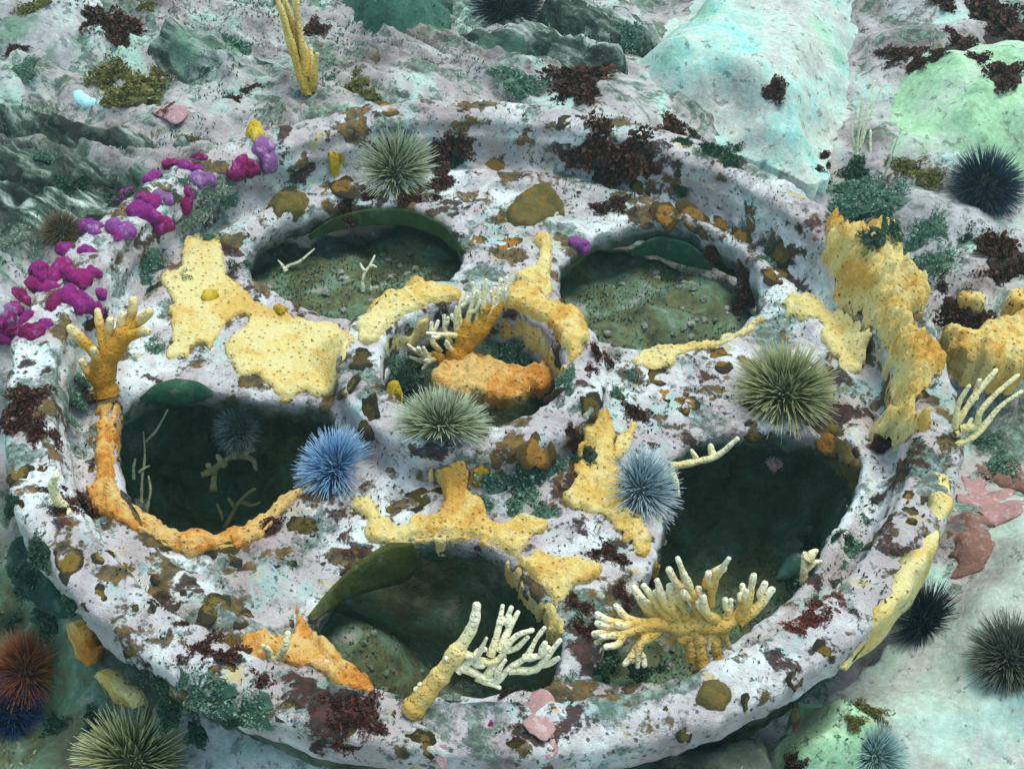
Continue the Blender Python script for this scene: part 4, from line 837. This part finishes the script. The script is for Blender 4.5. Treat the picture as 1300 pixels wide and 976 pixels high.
# ------------------------------------------------------------------ weed tufts
def tuft_mesh(name, mat, seed, n, size, flat, upright=.4, thin=1.0):
    rs = np.random.default_rng(seed); V = []; sh = []; F = []
    d = rs.normal(size=(n, 3)); d /= np.linalg.norm(d, axis=1)[:, None]; d[:, 2] = np.abs(d[:, 2])
    rad = rs.uniform(.25, 1, n) ** .55; ang = np.arctan2(d[:, 1], d[:, 0])
    lob = 1 + .32 * np.sin(3 * ang + rs.uniform(0, 6)) + .2 * np.sin(5 * ang + rs.uniform(0, 6))
    C = d * (rad * lob)[:, None]; C[:, 2] *= flat
    for k in range(n):
        f = d[k] * .8 + rs.normal(0, .6, 3) + np.array([0, 0, upright]); f /= np.linalg.norm(f)
        s = np.cross(f, rs.normal(size=3)); s /= np.linalg.norm(s); nn = np.cross(f, s)
        L = size * rs.uniform(.6, 1.4); w = L * .42 * rs.uniform(.6, 1.2) * thin; c = C[k]; b = len(V)
        V += [c - f * L * .5, c + s * w + nn * w * .4, c + f * L * .5 + nn * w * .3, c - s * w + nn * w * .4]
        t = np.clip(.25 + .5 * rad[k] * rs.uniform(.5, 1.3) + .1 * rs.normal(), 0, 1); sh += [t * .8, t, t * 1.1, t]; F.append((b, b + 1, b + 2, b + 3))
    b = len(V); nn_, rg = 16, 5
    for i in range(rg + 1):
        e = -.4 + (math.pi / 2 + .4) * i / rg
        for k in range(nn_):
            a = 2 * math.pi * k / nn_; q = .80 * (1 + .20 * math.sin(3 * a + seed) + .16 * math.sin(5 * a + 2 * seed) + rs.normal(0, .05))
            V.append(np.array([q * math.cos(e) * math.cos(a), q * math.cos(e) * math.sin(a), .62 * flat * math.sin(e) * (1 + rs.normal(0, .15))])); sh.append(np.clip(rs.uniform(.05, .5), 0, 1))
    F += [(b + i * nn_ + k, b + i * nn_ + (k + 1) % nn_, b + (i + 1) * nn_ + (k + 1) % nn_, b + (i + 1) * nn_ + k) for i in range(rg) for k in range(nn_)]
    return mesh_from(name, np.array(V), F, M[mat], False, {'shade': np.clip(sh, 0, 1)})
TM = {}
SPEC = {'maroon': (900, .19, .40, .2, 1.0), 'redweed': (900, .18, .40, .2, 1.0), 'greenweed': (1000, .17, .42, .6, .7), 'darkgreen': (900, .18, .42, .5, .9), 'oliveweed': (1000, .16, .5, .4, .9), 'paleweed': (1000, .14, .4, .5, .75)}
def tuft(px, py, r, mat, what, zmin=-9, sx=1.0, group=None):
    P = hit(px, py, zmin); k = (mat, random.randrange(4))
    if k not in TM: TM[k] = tuft_mesh('seaweed_tuft', mat, k[1] * 13 + len(mat), *SPEC[mat])
    o = link('seaweed_tuft', TM[k], None, P - np.array([0, 0, .002])); s = 1.38 * r * mpp(P); o.scale = (s * sx, s * 1.25, s * .9)
    o.rotation_mode = 'QUATERNION'; o.rotation_quaternion = Vector(normal(P[0], P[1])).to_track_quat('Z', 'Y') @ Matrix.Rotation(random.uniform(0, 6.28) if sx == 1 else random.uniform(-.2, .2), 4, 'Z').to_quaternion()
    auto(o, px, py, what, 'seaweed', group or 'seaweed tufts on the wheel and rocks'); return o
for x, y, r in [(130,28,20),(160,38,18),(145,50,12),(20,62,8),(735,100,22),(715,122,14),(745,122,12),(755,185,22),(795,195,22),(775,210,20),(820,205,12),(855,168,16),(878,172,9),(583,178,14),(565,190,12),(560,226,11),(983,114,12),(1145,72,15),(1120,68,9),(1165,80,10),(1190,70,9),(1250,20,26),(1285,50,28),(1220,58,16),(1200,5,12),(1275,95,16),(1245,75,12),
    (1262,310,16),(1280,335,20),(1262,352,14),(1215,398,16),(1240,405,16),(1205,330,8),(1195,360,8),(35,505,18),(30,535,18),(55,550,14),(14,520,12),(85,645,12),(110,648,14),(68,622,10),(100,628,9),(258,828,18),(290,830,14),(240,826,10),(330,862,10),(430,892,16),(460,905,18),(440,925,16),(478,930,10),(735,775,14),(745,800,14),(728,760,9),(772,702,14),(788,712,9),(790,752,10),(760,450,10),(775,458,9),(752,470,8),(800,522,12),(818,530,10),(765,268,13),(785,258,9),(950,375,12),(945,345,9),(905,320,8),(442,266,11),(470,252,10),(520,252,12),(555,250,9),(318,112,9),(300,125,8),(400,38,12),(1040,215,7),(1055,232,8),(1048,200,7),(285,190,0),(130,398,7),(112,408,8),(1010,968,10),(345,872,8),(1090,782,9),(830,735,7),(200,765,6),(640,880,8),(115,590,8),(850,600,0),(620,250,6),(1125,615,0),(1118,560,7),(730,560,8),(725,545,6),(790,470,7),(705,500,9),(1160,460,0),(370,650,0),(345,665,9),(230,790,6)]:
    if r: tuft(x, y, r * 1.05, 'maroon', ('small' if r < 10 else 'broad' if r > 17 else 'ragged') + ' dark maroon seaweed tuft')
for x, y, r in [(1030,785,14),(1010,795,10),(1048,770,12),(1062,760,9),(1040,800,8),(490,875,8),(690,920,0),(210,140,8),(1010,915,6)]:
    if r: tuft(x, y, r, 'redweed', 'dark red seaweed tuft')
for x, y, r in [(200,440,12),(92,505,18),(100,480,12),(85,530,10),(640,615,22),(680,610,22),(660,635,20),(705,595,14),(690,650,14),(620,640,12),(1090,240,20),(1120,255,20),(1070,265,14),(1185,290,18),(1190,335,18),(1160,310,12),(720,480,12),(715,500,10),(515,470,14),(530,490,12),(645,440,14),(660,455,12),(190,330,12),(240,235,10),(660,105,18),(640,92,12),(800,45,12),(280,885,20),(330,900,16),(250,875,14),(230,860,10),(800,475,10),(785,500,10),(975,330,10),(500,460,10),(270,300,9),(290,250,10),(60,200,14),(30,90,12),(300,60,16),(260,90,12),(1010,740,14),(1030,760,10),(1080,700,14),(1070,720,10),(1090,660,10),(960,790,9),(905,800,8),(60,640,8),(380,690,6),(720,860,10),(400,70,0),(350,770,8),(240,800,8),(1270,590,16),(1250,560,12),(420,100,10),(230,350,8),(190,355,10)]:
    if r: tuft(x, y, r * 1.05, 'greenweed', ('small' if r < 11 else 'wide' if r > 16 else 'bushy') + ' green seaweed tuft')
for x, y, r in [(905,190,13),(925,205,14),(935,190,9),(865,240,7),(195,365,9),(580,200,12),(1085,215,14),(1130,285,14),(1110,300,12),(985,320,9),(1230,300,10),(1095,275,10),(300,340,10),(430,905,9),(250,845,9),(870,180,10),(790,215,10),(150,255,14),(90,240,14),(215,245,8),(330,860,8),(775,840,12),(810,850,12),(740,560,8),(745,580,10),(1060,680,9),(1105,640,8),(1030,690,10),(60,785,16),(30,735,16),(50,700,14),(120,915,14),(215,905,14),(70,920,16),(15,790,14),(250,930,12),(90,760,10),(205,865,12),(180,850,10),(1080,690,10),(1100,665,9),(760,850,14),(840,850,12),(300,905,12),(15,640,10)]:  # tufts in the lower-left corner are added to imitate its shade
    tuft(x, y, r * 1.05, 'darkgreen', 'dark green seaweed tuft')
for x, y, r in [(145,95,20),(180,110,20),(160,125,18),(190,130,14),(130,110,12),(200,95,10),(1095,900,14),(1115,910,13),(1085,915,9),(450,112,14),(470,120,10),(240,178,11),(40,10,14),(185,8,10),(1150,215,16),(1180,225,12),(280,770,8),(262,760,7)]:
    tuft(x, y, r * 1.05, 'oliveweed', ('wide' if r > 16 else 'fuzzy') + ' olive seaweed tuft')
for x, y, r in [(600,875,12),(575,885,10),(625,862,9),(505,120,10),(680,130,0),(180,640,8),(20,300,14),(45,310,10),(110,270,10),(205,400,8),(240,275,12),(260,260,12),(270,240,12)]:
    if r: tuft(x, y, r, 'paleweed', 'grey green seaweed tuft')
finish_labels()

turf('green_turf', 'fine green turf growing on the floor inside the wheel', 'greenweed', 130000, .0042, lambda P, rs: (R_(P) < .43) & (height(P[:, 0], P[:, 1]) < -.096) & (nz(P, 16, 3) > -.35))
turf('olive_turf', 'fine olive turf on the floor inside the wheel', 'oliveweed', 90000, .0040, lambda P, rs: (R_(P) < .43) & (height(P[:, 0], P[:, 1]) < -.096) & (nz(P, 11, 8) > -.2))
turf('rock_turf', 'fine dark green turf in the crevices of the rocks', 'greenweed', 60000, .005, lambda P, rs: (R_(P) > .51) & (nz(P, 12, 5) > .30) & ~((P[:, 0] > .15) & (P[:, 1] > .42)) & ~((P[:, 0] > .38) & (P[:, 1] < -.05)))
turf('pale_turf', 'fine grey green turf over the rocks beyond the wheel', 'paleweed', 60000, .0045, lambda P, rs: (R_(P) > .51) & (nz(P, 9, 6) > .28) & ~((P[:, 0] > .15) & (P[:, 1] > .42)) & ~((P[:, 0] > .38) & (P[:, 1] < -.05)))

def rubble(n=380):
    rs = np.random.default_rng(77); P = np.c_[rs.uniform(-.42, .42, n * 3), rs.uniform(-.42, .42, n * 3)]
    P = P[(R_(P) < .42) & (height(P[:, 0], P[:, 1]) < -.096)][:n]; z = height(P[:, 0], P[:, 1])
    t = (1 + 5 ** .5) / 2; IV = np.array([(-1, t, 0), (1, t, 0), (-1, -t, 0), (1, -t, 0), (0, -1, t), (0, 1, t), (0, -1, -t), (0, 1, -t), (t, 0, -1), (t, 0, 1), (-t, 0, -1), (-t, 0, 1)]) / 1.9
    IF = np.array([(0, 11, 5), (0, 5, 1), (0, 1, 7), (0, 7, 10), (0, 10, 11), (1, 5, 9), (5, 11, 4), (11, 10, 2), (10, 7, 6), (7, 1, 8), (3, 9, 4), (3, 4, 2), (3, 2, 6), (3, 6, 8), (3, 8, 9), (4, 9, 5), (2, 4, 11), (6, 2, 10), (8, 6, 7), (9, 8, 1)])
    V = []
    for k in range(len(P)):
        s = rs.uniform(.0015, .0065) * np.array([1, rs.uniform(.6, 1.2), rs.uniform(.35, .8)]); a = rs.uniform(0, 6.28); v = IV * (1 + rs.normal(0, .12, (12, 1))) * s
        V.append(np.c_[v[:, 0] * math.cos(a) - v[:, 1] * math.sin(a), v[:, 0] * math.sin(a) + v[:, 1] * math.cos(a), v[:, 2]] + [*P[k], z[k] + .001])
    F = (np.arange(len(P))[:, None, None] * 12 + IF[None]).reshape(-1, 3)
    stuff(link('rubble', mesh_from('rubble', np.concatenate(V), F, M['rubble'], False)), 'shell bits and small stones on the floor inside the wheel', 'rubble')
rubble()

# ------------------------------------------------------------------ the water between camera and reef
def haze():
    V = [(x, y, z) for x in (-6.5, 6.5) for y in (-6.5, 6.5) for z in (-1.6, 1.15)]
    F = [(0, 1, 3, 2), (4, 6, 7, 5), (0, 4, 5, 1), (2, 3, 7, 6), (0, 2, 6, 4), (1, 5, 7, 3)]
    m = bpy.data.materials.new('sea_water_haze'); m.use_nodes = True; t = m.node_tree; t.nodes.clear()
    v = t.nodes.new('ShaderNodeVolumePrincipled'); v.inputs['Color'].default_value = (.55, .95, .92, 1); v.inputs['Density'].default_value = .018
    v.inputs['Anisotropy'].default_value = .3
    o = t.nodes.new('ShaderNodeOutputMaterial'); t.links.new(v.outputs[0], o.inputs['Volume'])
    ob = link('haze', mesh_from('haze', V, F, m, False)); ob['kind'] = 'stuff'; ob['label'] = 'thin blue green haze of the sea water'; ob['category'] = 'haze'
haze()
